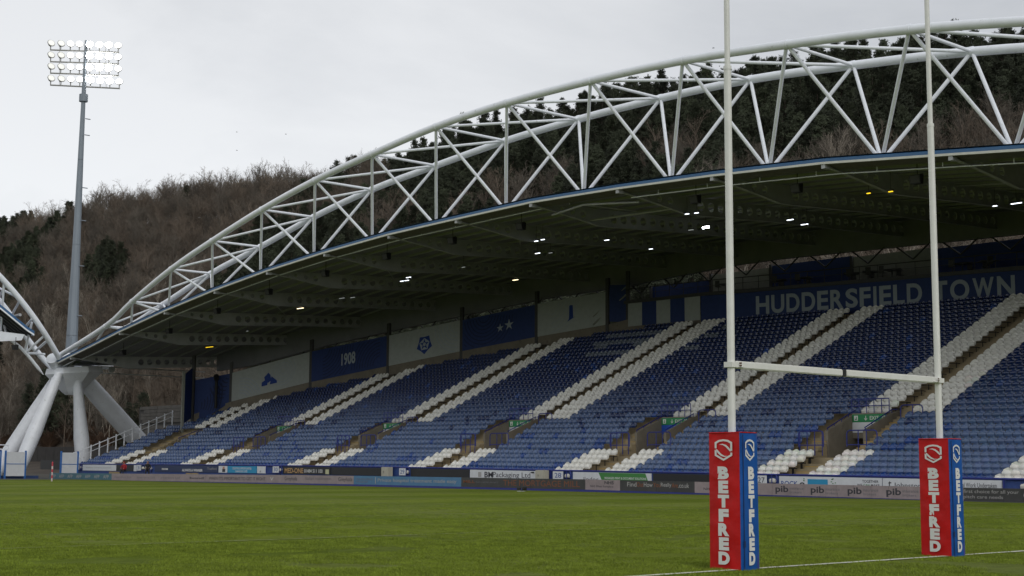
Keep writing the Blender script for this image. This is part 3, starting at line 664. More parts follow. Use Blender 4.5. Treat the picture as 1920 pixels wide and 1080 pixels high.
for p,q in (((43.3,127.1,10.6),(38.9,126.6,-.3)),((45.3,127.3,10.7),(46.9,128,-.3))):
    p,q=Vector(p),Vector(q); b=MB(); b.tube(p+(q-p)*.06,p+(q-p)*.085,.52,14); b.build('collar',WHITE,sup)

# end stand seen at the left edge: its arch and a corner of its roof
a2=thing('end_stand_arch','white steel arch truss of the left stand dropping to the corner support','arch truss',(0,0,0))
cn=[(43.0,126.6,12.1),(40.75,125.2,14.36),(38.6,125,16.88),(35.93,125,19.57),(32.5,125,22.4),(28.5,125,25)]
cf=[(43.7,130,11.4),(42.51,130,12.44),(40.41,130,14.84),(38.05,130,17.67),(35,130,20.6),(30.5,130,24.3)]
cb=[(41.6,127,10.35),(39.54,127,12.55),(38.23,127,13.54),(34,127,16.4),(29,127,19)]
b=MB(); b.poly(cr_pts(cn,4),.29,12); b.build('front_chord',WHITE,a2)
b=MB(); b.poly(cr_pts(cf,4),.29,12); b.build('rear_chord',WHITE,a2)
b=MB(); b.poly(cr_pts(cb,3),[.04]+[.17]*12,10); b.build('bottom_chord',WHITE,a2)
for p,q in (((39.3,125,15.7),(40.5,130,15.0)),((39.71,127,12.45),(42.05,128,12.5)),((41.3,125.2,13.9),(41.9,130,12.9)),((39.7,127,12.5),(40.9,125.2,14.3)),((39.55,127,12.6),(39.4,125.2,15.4)),((39.71,127,12.45),(41.0,130,14.2)),((38,125,17.5),(39.2,130,16.3)),((37.6,127,13.9),(38.1,130,17.6)),((36.5,125,19),(37.8,130,18)),((37,127,14.4),(36.3,125,19.2)),((37.8,125,17.7),(35.6,130,20)),((35,127,15.7),(33.5,125,21.6))):
    b=MB(); b.tube(p,q,.12,8); b.build('strut',WHITE,a2)
r2_=thing('end_stand_roof','corner of the left stand roof with blue edge and slatted underside','roof',(0,0,0))
ex=[39.4,38.66,35.89,33,28,20,5,-10]; ez=[14.1,14.5,16.45,18.2,20.8,24,27,26]
def ezf(x): return float(np.interp(-x,[-a for a in ex],ez))
b=MB(); b.ribbon([(x,124.5,z-.1) for x,z in zip(ex,ez)],[(x,124.5,z+.08) for x,z in zip(ex,ez)],WHITE); b.ribbon([(x,124.5,z+.08) for x,z in zip(ex,ez)],[(x,124.5,z+.36) for x,z in zip(ex,ez)],BLUEF)
b.ribbon([(x,124.5,z+.36) for x,z in zip(ex,ez)],[(x,124.9,z+.4) for x,z in zip(ex,ez)],BLUEF)
b.add([(39.4,124.5,14.0),(39.9,126.4,14.15),(39.9,126.4,14.5),(39.4,124.5,14.46)],[(0,1,2,3)],BLUEF); b.build('fascia',None,r2_)
b=MB(); b.ribbon([(x,124.6,z+.1) for x,z in zip(ex,ez)],[(x,150,z+.9) for x,z in zip(ex,ez)],SOFF); b.build('roof_sheet',None,r2_)
for j in range(9):
    b=MB(); yy=125.3+j*.8; b.ribbon([(x,yy,z-.08) for x,z in zip(ex,ez)],[(x,yy+.12,z-.08) for x,z in zip(ex,ez)],DGREY); b.ribbon([(x,yy,z-.08) for x,z in zip(ex,ez)],[(x,yy,z+.12) for x,z in zip(ex,ez)],DGREY); b.build('purlin',None,r2_)
b=MB(); b.prism([(38.3,124.9,13.5),(38.6,124.9,14.1),(36,124.9,14.25),(20,124.9,14.4),(20,124.9,13.1),(36,124.9,13.25)],(0,.15,0)); b.build('rafter',WHITE,r2_)
b=MB(); b.tube((38,124.8,16.0),(36.8,136,14.9),.16,6); b.build('rafter',RAFT,r2_)
t=thing('loudspeaker','grey loudspeaker hanging below the left stand roof corner','loudspeaker',(37.6,124.6,13.0)); inst('speaker_box',spk_me,t); inst('yoke',yk_me,t)

# ------------------------------------------------------------------ floodlight mast
mast=thing('floodlight_mast','tall grey tapering floodlight mast with four rows of lamps, right half blazing','floodlight',(46.41,131.46,.167)); mast.scale=(.887,)*3
zs=[(13.0,16.6,.74,.68),(16.6,27.6,.68,.47),(27.6,38,.47,.34),(38,45.6,.34,.25),(45.6,52.9,.27,.18)]
for z0_,z1_,ra,rb in zs:
    b=MB(); b.tube((z0_*.005,0,z0_),(z1_*.005,0,z1_-.03),ra,12,rb); b.sm=[False]*len(b.sm); b.build('pole_section',MASTM,mast)
b=MB(); b.box(-.30,.12,-.76,-.66,14.6,16.4); b.build('access_door',mat('mast_door_grey',(.24,.28,.32),.5,.05),mast)
b=MB(); b.tube((.07,0,13.6),(.07,0,13.75),1.05,12); b.tube((.07,0,11.5),(.07,0,13.6),.7,10); b.build('base_flange',MASTM,mast)
b=MB(); b.tube((.23,0,45.2),(.23,0,46.1),.52,10); b.build('head_collar',MASTM,mast)
bars=[(47.09,(51.67,152.12),(58.7,147.86)),(48.61,(51.67,152.28),(58.42,147.71)),(50.05,(51.63,152.35),(58.33,147.64)),(51.51,(51.57,152.36),(58.26,147.63))]
LL=emit('floodlight_lens',(.85,.85,.80),.45); LB=emit('floodlight_lens_blazing',(1,1,.98),60); LM=emit('floodlight_lens_mid',(1,.99,.96),3)
hb=MB(); hb.tube((0,0,0),(0,.42,0),.44,16,.20); hb_me=hb.mesh('lamp_housing',mat('lamp_housing_grey',(.33,.33,.31),.5,.1))
rg=MB(); rg.tube((0,-.05,0),(0,.02,0),.47,16); rg_me=rg.mesh('lamp_rim',MATS['lamp_housing_grey'])
def lens(m): q=MB(); q.tube((0,-.09,0),(0,-.051,0),.40,16); return q.mesh('lens',m)
ln_={0:lens(LL),1:lens(LM),2:lens(LB)}
bk=MB(); bk.tube((0,.15,-.85),(0,.1,-.35),.06,6); bk_me=bk.mesh('bracket',MATS['lamp_housing_grey'])
for ri,(z,l,r_) in enumerate(bars):
    b=MB(); b.tube((l[0]-54.8,l[1]-150,z),(r_[0]-54.8,r_[1]-150,z),.09,6); b.build('crossbar',MATS['lamp_housing_grey'],mast)
    for j,t in enumerate((.01,.155,.29,.42,.57,.71,.85,.985)):
        x=l[0]+(r_[0]-l[0])*t-54.8; y=l[1]+(r_[1]-l[1])*t-150
        aim=Vector((-14+30*(t-.5)-x*0,-85,-36)); 
        yaw=math.atan2(aim.x,-aim.y)*1.0
        yaw={0:-.05,1:-.12,2:-.35,3:-.45}.get(j,-.55) if j<4 else -.62
        e=Euler((-.42,0,yaw),'XYZ')
        k_=(0 if j<2 else 1) if j<4 else 2
        if j==7 : k_=1
        lp=inst('lamp',hb_me,mast,(x,y,z+.85),e); inst('lamp_rim',rg_me,lp); inst('lens',ln_[k_],lp); 
        inst('bracket',bk_me,mast,(x,y,z+.85),(0,0,yaw))
for t in (.13,.8):
    b=MB(); lx=[(l[0]+(r_[0]-l[0])*t-54.8,l[1]+(r_[1]-l[1])*t-150,z) for z,l,r_ in bars]; b.tube(lx[0],(lx[-1][0],lx[-1][1],lx[-1][2]+.9),.025,5); b.build('stay',MATS['lamp_housing_grey'],mast)
for z in (30.5,34.5,41,43,25,19):
    b=MB(); b.tube((.3,-.6,z),(.95,-.6,z),.06,5); b.build('step_peg',MASTM,mast)

# ------------------------------------------------------------------ rear banners
def wallseg(p,q,z0a,z0b,ha,hb,name,label,m,deco=None,post=True,group='banners along the rear wall'):
    """banner between plan points p (left) and q (right); bottoms z0a,z0b"""
    p,q=Vector((*p,0)),Vector((*q,0)); u=(q-p).normalized(); n=u.cross(Vector((0,0,1)))
    if n.x>0: n=-n
    t=thing(name,label,'banner',(p.x,p.y,z0a),0,group)
    Lw=(q-p).length
    b=MB(); A=p+Vector((0,0,z0a)); B=q+Vector((0,0,z0b)); D=q+Vector((0,0,z0b+hb)); E_=p+Vector((0,0,z0a+ha)); o=p+Vector((0,0,z0a))
    b.prism([A-o,B-o,D-o,E_-o],-n*.06); b.build('cloth',m,t)
    u3=(B-A).normalized()
    if deco: deco(t,Vector((0,0,0))+n*.004,u3,Vector((0,0,1)),(B-A).length,min(ha,hb))
    if post:
        b=MB(); b.obox(B-o-u3*.15+n*.02+Vector((0,0,-.9)),u3*.32,-n*.3,Vector((0,0,hb+2.1))); b.build('post',DGREY,t)
    return t
def poly2(b,o,u,v,pts,m,lift=.012):
    n=u.cross(v).normalized(); b.add([o+u*x+v*y+n*lift for x,y in pts],[tuple(range(len(pts)))],m)
def arcs(t,o,u,v,cx,cy,radii,w,m,a0=0,a1=2*PI,clip=None):
    b=MB()
    for r in radii:
        pr=None
        for i in range(25):
            a=a0+(a1-a0)*i/24; c=(cx+r*math.cos(a),cy+r*math.sin(a)); d=(cx+(r+w)*math.cos(a),cy+(r+w)*math.sin(a))
            ok=(clip is None) or all(clip[0]<q[0]<clip[1] and clip[2]<q[1]<clip[3] for q in (c,d))
            if pr and ok and pr[2]: poly2(b,o,u,v,[pr[0],c,d,pr[1]],m,.008)
            pr=(c,d,ok)
    tag(b.build('printed_pattern',None,t),kind='stuff')
def d_terrier(t,o,u,v,w,h):
    arcs(t,o,u,v,w*.66,h*.62,[.3,.55,.8,1.1,1.4],.06,BANG,clip=(0,w,.1,h-.1)); arcs(t,o,u,v,w*.1,h*-.2,[1.2,1.5,1.8,2.1,2.4,2.7],.08,BANG,0,PI/2,(0,w,.1,h-.1))
    b=MB(); cx,cy=w*.48,h*.36
    poly2(b,o,u,v,[(cx-.9,cy-.3),(cx-.2,cy-.3),(cx-.15,cy+.1),(cx-.5,cy+.25),(cx-.9,cy+.1)],BANI)
    poly2(b,o,u,v,[(cx-.5,cy+.2),(cx-.1,cy-.1),(cx+.3,cy+.1),(cx+.15,cy+.7),(cx-.1,cy+.95),(cx-.35,cy+.75),(cx-.6,cy+.6)],BANI,.013)
    poly2(b,o,u,v,[(cx+.1,cy-.3),(cx+1.0,cy-.3),(cx+.95,cy-.05),(cx+.3,cy+.5),(cx+.2,cy+.1)],BANI,.014); b.build('dog_emblem',None,t)
def d_1908(t,o,u,v,w,h):
    arcs(t,o,u,v,w*.15,h*1.0,[.8+.33*i for i in range(10)],.10,BANP,-PI/2,.2,(0.05,w,.05,h-.05)); arcs(t,o,u,v,w*.9,h*.1,[.8+.33*i for i in range(9)],.10,BANP,PI/2,PI,(0.05,w-.05,.05,h-.05))
    text(t,'1908',o+u*(w*.40)+v*(h*.32),u,v,1.75,1.2,BANG,.03,lift=.02)
def d_rose(t,o,u,v,w,h):
    b=MB(); cx,cy=w*.50,h*.46
    def star(r0,r1,n,ph,m,l):
        poly2(b,o,u,v,[(cx+(r0 if i%2==0 else r1)*math.sin(PI*i/n+ph),cy+(r0 if i%2==0 else r1)*math.cos(PI*i/n+ph)) for i in range(2*n)],m,l)
    star(.95,.72,5,PI,BANI,.012); star(.62,.5,5,0,BANG,.016); star(.55,.22,5,0,BANI,.02); star(.2,.16,5,0,BANG,.024)
    b.build('rose_emblem',None,t); arcs(t,o,u,v,w*.95,h*.9,[.8+.35*i for i in range(6)],.07,BANG,PI,1.5*PI,(0.05,w-.05,.05,h-.05))
def d_stars(t,o,u,v,w,h):
    arcs(t,o,u,v,w*.3,h*1.0,[.6+.33*i for i in range(9)],.08,BANP,-PI,0,(0.05,w-.05,.05,h-.05)); b=MB()
    for cx,cy,r in ((w*.52,h*.5,.42),(w*.64,h*.55,.55)):
        poly2(b,o,u,v,[(cx+(r if i%2==0 else r*.35)*math.sin(PI*i/5),cy+(r if i%2==0 else r*.35)*math.cos(PI*i/5)) for i in range(10)],BANG,.014)
    b.build('star_emblem',None,t)
def d_tower(t,o,u,v,w,h):
    arcs(t,o,u,v,w*.2,h*.9,[.8+.4*i for i in range(6)],.06,BANG,-PI/2,.2,(0.05,w-.05,.05,h-.05)); b=MB(); cx=w*.49
    poly2(b,o,u,v,[(cx-.22,h*.38),(cx+.25,h*.38),(cx+.2,h*.78),(cx-.05,h*.8),(cx-.18,h*.78)],BANI); poly2(b,o,u,v,[(cx-.4,h*.3),(cx-.1,h*.34),(cx+.5,h*.42),(cx+.1,h*.38),(cx-.22,h*.38)],BANI)
    b.build('tower_emblem',None,t)
def d_pat(t,o,u,v,w,h):
    arcs(t,o,u,v,w*.1,h*.55,[.7+.35*i for i in range(8)],.14,BANP,-.6,.3,(0.05,w-.05,.05,h-.1)); arcs(t,o,u,v,w*1.0,h*1.1,[.7+.35*i for i in range(6)],.12,BANP,PI,1.4*PI,(0.05,w-.05,.05,h-.1))
def bz(x,y): return rz(x,y)+1.12
ban=[((56.9,118.7),(57.9,117.2),None),]
segp=[(57.71,117.51),(61.6,108.68),(64.35,99.41),(66.73,91.09),(68.79,82.87),(70.31,75.32)]
hts=[(2.95,3.05),(3.05,2.95),(2.95,2.95),(2.9,2.95),(3.0,2.9)]
info=[('white banner with a blue terrier emblem at the left end of the rear wall',BANW,d_terrier),('blue banner printed 1908 on the rear wall',BANB,d_1908),('white banner with a blue rose emblem on the rear wall',BANW,d_rose),('dark blue banner with two stars on the rear wall',BANB,d_stars),('white banner with a blue tower emblem on the rear wall',BANW,d_tower)]
for i,(lab,m,dc) in enumerate(info):
    p,q=segp[i],segp[i+1]; wallseg((p[0]-.05,p[1]-.1),(q[0]-.05,q[1]+.1),bz(*p),bz(*q),hts[i][0],hts[i][1],'wall_banner',lab,m,dc)
wallseg((54.78,120.4),(57.65,117.65),bz(54.78,120.2)-1.2,bz(57.7,117.5)-.1,4.75,3.0,'wall_banner','blue patterned banner on the rear corner wall beside the terrier banner',BANB,d_pat)
wallseg((53.2,119.2),(54.7,120.35),5.6,6.2,5.0,5.2,'wall_banner','narrow blue banner on the end screen at the far left of the rear wall',BANB,d_pat)
b=MB(); b.box(52.95,53.2,119.1,119.3,4.4,10.9); b.box(54.6,54.9,120.3,120.5,5,11.6); tag(b.build('screen_posts',GREYB),'two grey steel posts framing the narrow blue end screen','posts')
wallseg((70.35,75.2),(71.18,73.8),14.1,14.0,3.2,3.3,'wall_banner','dark blue narrow banner between the tower banner and the stair',BANB,None)
# striped hospitality wall, then the long name banner
yb=[73.66,71.98,70.3,68.7,67.07,65.36]
for i in range(5):
    t=thing('wall_banner',('white','blue')[i%2]+' stripe panel on the rear wall, %s from the left'%('first','second','third','fourth','fifth')[i],'banner',(71.14,yb[i],13.6),0,'striped panels on the rear wall')
    b=MB(); b.box(-.05,.0,-(yb[i]-yb[i+1])+.01,0,0,2.0); b.build('cloth',BANW if i%2==0 else BANB,t)
t=thing('name_banner','long blue banner reading HUDDERSFIELD TOWN along the rear wall','banner',(71.12,65.3,13.5),0)
def nbz(y): return float(np.interp(y,[20,37,61,66],[14.45,14.95,15.45,15.6]))
b=MB(); Y=[65.3,60,50,40,30,20,YN]; b.ribbon([(0,y-65.3,-.8) for y in Y],[(0,y-65.3,nbz(y)-13.5) for y in Y]); b.ribbon([(.04,y-65.3,-.8) for y in Y],[(.04,y-65.3,nbz(y)-13.5) for y in Y]); b.build('cloth',BANB,t)
s='HUDDERSFIELD TOWN'; ytot=(59.6,36.9); wid={'I':.42,' ':.55,'W':1.35,'O':1.25,'M':1.2,'T':.9,'E':.85,'F':.8,'L':.8,'S':.9,'R':1.0,'D':1.05,'H':1.1,'U':1.05,'N':1.1}
tw=sum(wid[c] for c in s); yy=ytot[0]
for c in s:
    w=wid[c]*(ytot[0]-ytot[1])/tw
    if c!=' ':
        zb=float(np.interp(yy-w/2,[37,60],[13.2,13.62]))
        g_=(w-.27)/2 if c=='I' else .07*w; text(t,c,(-.01,yy-65.3-g_,zb-13.5),(0,-1,-.022),(0,0,1),w-2*g_ if c!='I' else .27,1.46,BANG,.03,name='letter',lift=.012)
    yy-=w
# balcony above
bal=thing('hospitality_balcony','dark balcony with tables and railings above the long name banner','balcony',(0,0,0))
b=MB(); Y=[74.5,65,50,37,20,YN]; b.ribbon([(71.0,y,nbz(y)+.0) for y in Y],[(71.0,y,nbz(y)+.28) for y in Y],None,True); b.ribbon([(71.0,y,nbz(y)) for y in Y],[(76,y,nbz(y)) for y in Y]); b.ribbon([(71.0,y,nbz(y)+.28) for y in Y],[(76,y,nbz(y)+.28) for y in Y],None,True)
b.build('floor_slab',DGREY,bal)
pan=[(74.5,67.5,BANB),(67.5,61,GREYB),(61,53,BANB),(53,45.6,GREYB),(45.6,37,BANB),(37,29,BANB),(29,20,GREYB),(20,YN,BANB)]
for y1_,y0_,m in pan:
    b=MB(); zt=float(np.interp((y0_+y1_)/2,[20,37,61,75],[17.2,17.7,18.1,17.2])); b.box(75.0,75.2,y0_+.1,y1_-.1,14.8,zt); b.build('back_panel',m,bal)
    b=MB(); b.box(74.85,75.15,y1_-.12,y1_+.12,14.8,zt+.1); b.build('post',DGREY,bal)
b=MB(); b.poly([(71.1,y,nbz(y)+1.25) for y in Y],.04,6); b.build('rail',DGREY,bal)
b=MB(); b.poly([(71.1,y,nbz(y)+.8) for y in Y],.02,5); b.build('rail',DGREY,bal)
for yy in np.arange(8,74.5,1.6):
    b=MB(); b.tube((71.1,yy,nbz(yy)+.2),(71.1,yy,nbz(yy)+1.25),.03,5); b.build('rail_post',DGREY,bal)
fr=random.Random(3)
for n_,yy in enumerate((64,58.5,56,51.5,49.8,47.9,42,40,34,26)):
    t=thing('balcony_table','small dark table with stools on the rear balcony','table',(72.8,yy,nbz(yy)+.29),fr.uniform(0,1),'balcony tables')
    b=MB(); b.box(-.6,.6,-.6,.6,.72,.76); b.build('table_top',DGREY,t); b=MB(); b.tube((0,0,0),(0,0,.72),.05,6); b.build('leg',DGREY,t)
    for q in ((-1,.2),(1,-.1)):
        b=MB(); b.box(q[0]-.2,q[0]+.2,q[1]-.2,q[1]+.2,.42,.46); b.box(q[0]-.2,q[0]-.16,q[1]-.2,q[1]+.2,.46,.95); b.tube((q[0],q[1],0),(q[0],q[1],.42),.04,5); b.build('stool',DGREY,t)
b=MB(); b.tube((69.9,76.8,13.9),(71.1,73.9,16.4),.08,6); b.tube((69.9,76.8,14.6),(71.1,73.9,17.1),.05,6); tag(b.build('stair_handrail',GREYB),'grey diagonal handrail climbing to the balcony beside the striped panels','handrail')
b=MB(); b.tube((56.3,118.2,7.2),(56.3,118.2,10.2),.16,8); b.tube((56.3,118.2,10.2),(56.1,117.9,10.5),.28,10); tag(b.build('camera_post',DARK),'dark post with a round-headed camera before the blue corner banner','post')

# ------------------------------------------------------------------ perimeter LED boards (x = 41) and wall boards (x = 43.9)
LU,LV=Vector((0,-1,0)),Vector((0,0,1))
def lz(y): return float(np.interp(y,[20,50,75,100,123],[.0,.13,.12,.02,-.05]))
def led(y1,y0,m,label,texts):
    t=thing('led_board',label,'advertising board',(41,y1,lz(y1)),0,'perimeter LED boards')
    w=y1-y0; n=max(1,round(w/1.0)); sl=lz(y0)-lz(y1); h=.60
    for i in range(n):
        a=w*i/n; c=w*(i+1)/n-.012; za=sl*i/n; zc=sl*(i+1)/n
        b=MB(); b.prism([(0,-a,za),(0,-c,zc),(0,-c,zc+h),(0,-a,za+h)],(.12,0,0)); b.build('led_panel',m,t)
    b=MB(); b.prism([(.01,0,-.04-abs(lz(y1))),(.01,-w,sl-.04-abs(lz(y1))),(.01,-w,sl),(.01,0,0)],(.1,0,0)); b.build('base_frame',RAILB,t)
    for (s,fx,fw_,fy,fh,mm,bold) in texts:
        uu=Vector((0,-w,sl)).normalized()
        text(t,s,Vector((0,0,0))+uu*(fx*w)+LV*(fy*h),uu,LV,fw_*w,fh*h,mm,bold,lift=.006)
    return t
led(123.1,109.75,LEDT,'teal LED board repeating AFP at the far left end',[('AFP',.02+.142*i,.085,.25,.5,INKP,.01) for i in range(7)])
led(109.75,90.6,LEDP,'pink grey LED board with faint repeated script and the bond logo, far left',[('insurance Ltd',.03,.17,.35,.3,INKG,0),('insurance Ltd',.26,.17,.35,.3,INKG,0),('insurance Ltd',.49,.17,.35,.3,INKG,0),('bond',.75,.12,.35,.3,INKD,.02)])
led(90.6,81.8,LEDP,"pink grey LED board reading WHEN IT'S IMPORTANT TO GET IT RIGHT",[("WHEN IT'S IMPORTANT TO GET IT RIGHT",-.18,.98,.28,.42,INKD,.0),('V',.88,.05,.3,.4,INKW,.0)])
led(81.8,71.75,LEDP,'pink grey LED board advertising an Italian ristorante',[('Greyhola',.10,.17,.2,.62,INKD,0),('Italian ristorante',.38,.33,.45,.38,INKG,0),('Greyhola',.81,.17,.2,.62,INKD,0)])
led(71.75,59.65,LEDB,'blue LED board reading Private hospital treatment made easy',[('Huddersfield',.03,.16,.52,.26,INKG,0),('Hospital',.03,.11,.18,.26,INKG,0),('|',.215,.006,.12,.76,INKP,0),('Private hospital treatment made easy',.24,.72,.25,.5,INKP,.004)])
led(59.65,48.08,LEDD,'dark LED board reading THE MORTGAGE MILL in dull orange',[('MILL',.02,.10,.42,.3,INKO,.02),('PLAN | ADVISE | PROJECT',.13,.19,.42,.18,INKG,0),('THE MORTGAGE MILL',.36,.60,.22,.6,INKO,0)])
led(48.08,45.2,LEDP,'small pink LED board with NHS West Yorkshire',[('NHS',.56,.26,.58,.3,INKD,.02),('NHS West Yorkshire',.15,.66,.26,.2,INKD,.0)])
led(45.2,39.5,LEDD,'dark LED board reading FindOutHowYouReallyAre.co.uk',[('Find',.10,.13,.42,.42,INKP,.01),('Out',.235,.09,.42,.42,INKO,.01),('How',.33,.12,.42,.42,INKP,.01),('You',.455,.1,.42,.42,INKO,.01),('Really',.56,.14,.38,.46,INKP,.01),('Are',.705,.08,.42,.42,INKO,.01),('.co.uk',.79,.14,.42,.42,INKP,.01)])
led(39.5,35.15,LEDP,'pink LED board with NHS mostly hidden behind the left goalpost pad',[('NHS West Yorkshire',.15,.6,.28,.22,INKD,.0)])
led(35.15,23.0,LEDP,'pink grey LED board repeating pib insurance brokers',[q for i in range(5) for q in (('pib',.185*i+.10-.04*(i==0)*0,.068,.12,.72,INKD,.02),('insurance',.185*i+.175,.072,.52,.22,INKG,.0),('brokers',.185*i+.175,.062,.20,.22,INKG,.0))][:14])
led(23.0,YN+2,LEDD,'black LED board reading first choice for all your pitch care needs',[('first choice for all your',.0,.185,.52,.34,INKP,.0),('pitch care needs',.0,.133,.12,.32,INKP,.0),('O',.2,.045,.15,.7,INKP,.02)])
def wb(y1,y0,m,label,texts=(),h=.56,z=.36,x=43.93,deco=None):
    t=thing('wall_board',label,'advertising board',(x,y1,z+zoff(y1)),0,'boards on the stand front wall')
    w=y1-y0; sl=zoff(y0)-zoff(y1)
    b=MB(); b.prism([(0,0,0),(0,-w,sl),(0,-w,sl+h),(0,0,h)],(.05,0,0)); b.build('board_panel',m,t)
    uu=Vector((0,-w,sl)).normalized()
    for (s,fx,fw_,fy,fh,mm,bold) in texts: text(t,s,uu*(fx*w)+LV*(fy*h),uu,LV,fw_*w,fh*h,mm,bold,lift=.006)
    if deco: deco(t,w,uu,h)
    return t
def strip(items):
    def f(t,w,uu,h):
        for a,c,z0_,z1_,mm in items:
            b=MB(); o=Vector((-.004,0,0)); b.obox(o+uu*(a*w)+LV*(z0_*h),uu*((c-a)*w),Vector((-.004,0,0)),LV*((z1_-z0_)*h),mm); b.build('printed_panel',None,t)
    return f
wb(132.1,124.0,BLACKB,'long black board at the far left end behind the corner flag',h=.95,z=.4)
wb(122.1,114.95,BOARDW,'plain white board on the front wall below the leftmost seats',[('Stadium Services Limited',.1,.75,.4,.25,INKP,0)])
wb(114.85,111.4,BLACKB,'black board behind the two people at the left')
wb(111.3,110.6,BOARDW,'small white cabinet panel left of the number 31')
wb(107.2,95.9,mat('board_navy',(.015,.03,.09),.5,.1),'navy board reading ALWAYS A WINNER',[('ALWAYS A WINNER',.45,.32,.08,.42,INKW,.03),('TrueFord',.84,.14,.4,.35,INKP,0)],deco=strip([(.12,.22,.3,.55,INKW),(.13,.20,.38,.47,mat('ink_red',(.3,.01,.02),.5))]))
wb(95.8,94.4,BOARDW,'white portrait board beside the cyan board',deco=strip([(.45,.8,.1,.55,INKD),(.5,.72,.55,.9,SKIN)]))
wb(94.3,89.7,INKC,'cyan board reading CREATING OPPORTUNITIES CHANGING LIVES',[('CREATING OPPORTUNITIES',.17,.66,.5,.32,INKW,.01),('CHANGING LIVES',.27,.42,.08,.32,INKW,.01)])
wb(89.6,88.3,BOARDW,'small white board left of the number 30',[('A',.3,.2,.1,.3,INKD,0)])
wb(85.7,79.0,BLACKB,'black board reading MED-ONE 01484 511 100',[('MED-ONE',.04,.40,.12,.7,mat('ink_gold',(.5,.3,.12),.5),.02),('01484 511 100',.46,.38,.2,.5,INKW,.01)],deco=strip([(.90,.97,.05,.7,mat('ink_straw',(.5,.5,.3),.6))]))
wb(78.9,71.9,BLACKB,'plain black board right of the MED-ONE board')
wb(68.9,62.4,BLACKB,'plain black board right of the number 29')
wb(62.3,55.65,BOARDW,'white board reading BMPackaging Ltd',[('BM',.23,.13,.12,.68,INKD,.025),('Packaging Ltd',.36,.56,.0,.8,INKD,.0)],deco=strip([(.13,.18,.15,.75,INKP)]))
wb(52.2,45.5,BOARDW,'white and green board reading MANAGED PRINT & DOCUMENT SOLUTIONS',[('ilodoc',.14,.2,.02,.45,INKD,.0),('MANAGED PRINT & DOCUMENT SOLUTIONS',.42,.52,.3,.24,INKW,.012)],deco=lambda t,w,uu,h:(lambda b:(b.add([Vector((-.005,0,0))+uu*(.34*w)+LV*(.98*h),Vector((-.005,0,0))+uu*(.39*w)+LV*0.01,Vector((-.005,0,0))+uu*(.97*w)+LV*.01,Vector((-.005,0,0))+uu*(.93*w)+LV*(.98*h)],[(0,1,2,3)],INKGR),b.build('printed_panel',None,t)))(MB()))
wb(45.35,37.6,BLACKB,'plain black board left of the left goalpost pad')
def rock(t,w,uu,h):
    b=MB(); o=Vector((-.006,0,0))
    for cx in (.265,.28):
        pass
    b.obox(o+uu*(.29*w)+LV*(.05*h),uu*(.20*w),Vector((-.002,0,0)),LV*(.72*h),INKC); b.build('printed_panel',None,t)
    b=MB()
    for i in range(10):
        a=fr.uniform(.24,.55); c=fr.uniform(.1,.9)
        if .28<a<.5: a=.26 if i%2 else .525
        b.obox(o+uu*((a+fr.uniform(-.015,.015))*w)+LV*(c*h-.03),uu*.07,Vector((-.003,0,0)),LV*.05,INKGR)
    b.build('leaf_prints',None,t)
wb(36.0,29.45,BOARDW,'white board reading ROCK, GIVE THIS BOTTLE ANOTHER LIFE and TOGETHER WE CAN MAKE',[('ROCK',.02,.17,.05,.5,INKB,.01),('o',.21,.05,.1,.35,INKD,.05),('GIVE THIS ANOTHER',.30,.18,.45,.26,INKW,.01),('BOTTLE LIFE',.30,.15,.1,.3,INKW,.01),('TOGETHER',.82,.15,.55,.24,INKD,.01),('WE',.77,.05,.2,.24,INKD,.01),('CAN',.83,.06,.2,.24,INKGR,.01),('MAKE',.90,.08,.2,.24,INKD,.01)],deco=rock)
wb(29.4,22.75,BOARDW,'white board reading Johnston and Memorial Work Undertaken',[('t',.05,.03,.1,.65,INKD,0),('Johnston',.10,.24,.0,.62,INKD,0),('Memorial Work Undertaken',.58,.38,.35,.4,INKD,0)],deco=strip([(.40,.42,.02,.98,INKGR),(.43,.44,.02,.98,mat('ink_straw',(.5,.5,.3),.6))]))
# gate frames with number plates, a white spare seat behind each
def gate(gi,ya,yb,py0,py1,cab=None):
    z=.40+zoff(ya); no=GNO[gi]
    t=thing('gate_rail','blue tubular gate in the front wall %s'%GP[gi],'gate',(43.86,ya,z)); w=ya-yb
    b=MB(); b.poly([(0,0,0),(0,0,.5),(0,-.08,.58),(0,-w+.08,.58),(0,-w,.5),(0,-w,.0),(0,-.02,0)],.035,6); b.build('frame',RAILB,t)
    b=MB(); b.tube((0,-w+.35,0),(0,-w+.35,.58),.03,6); b.build('upright',RAILB,t)
    p=thing('number_plate','white plate with number %s on the wall gate %s'%(no,GP[gi]),'sign',(43.80,py0,z+.03)); pw=py0-py1
    b=MB(); b.box(-.01,.01,-pw,0,0,.5,BOARDW); b.build('plate',None,p); text(p,no,(-.012,-pw*.18,.1),LU,LV,pw*.64,.3,INKB if gi!=2 else INKD,.0,lift=.003)
    for q in range(max(1,int((w-pw)/.5))):
        yy=yb+.35+q*.5
        s_=thing('stadium_seat','white tip-up seat, %s from the left behind the wall gate %s'%(('last','second last','third last','fourth last','fifth last')[min(q,4)],GP[gi]),'seat',(44.06-.0,yy,z-.35+.18),0,'seats behind the wall gates')
        for nm,m_ in (('backrest',me_back),('seat_pan',me_pan),('bracket',me_brk)):
            c=inst(nm,m_,s_,(-.06,0,0)); c.color=(.7,.68,.6,1); c.scale=(.6,1,.82)
gate(7,124.0,122.2,123.6,122.6); gate(6,110.5,107.6,110.4,109.6); gate(5,88.1,85.8,87.0,86.1); gate(4,70.1,69.0,70.1,69.35); gate(3,54.2,52.35,53.9,52.95); gate(2,37.5,36.1,37.5,36.75); gate(1,22.6,20.2,21.3,20.5)
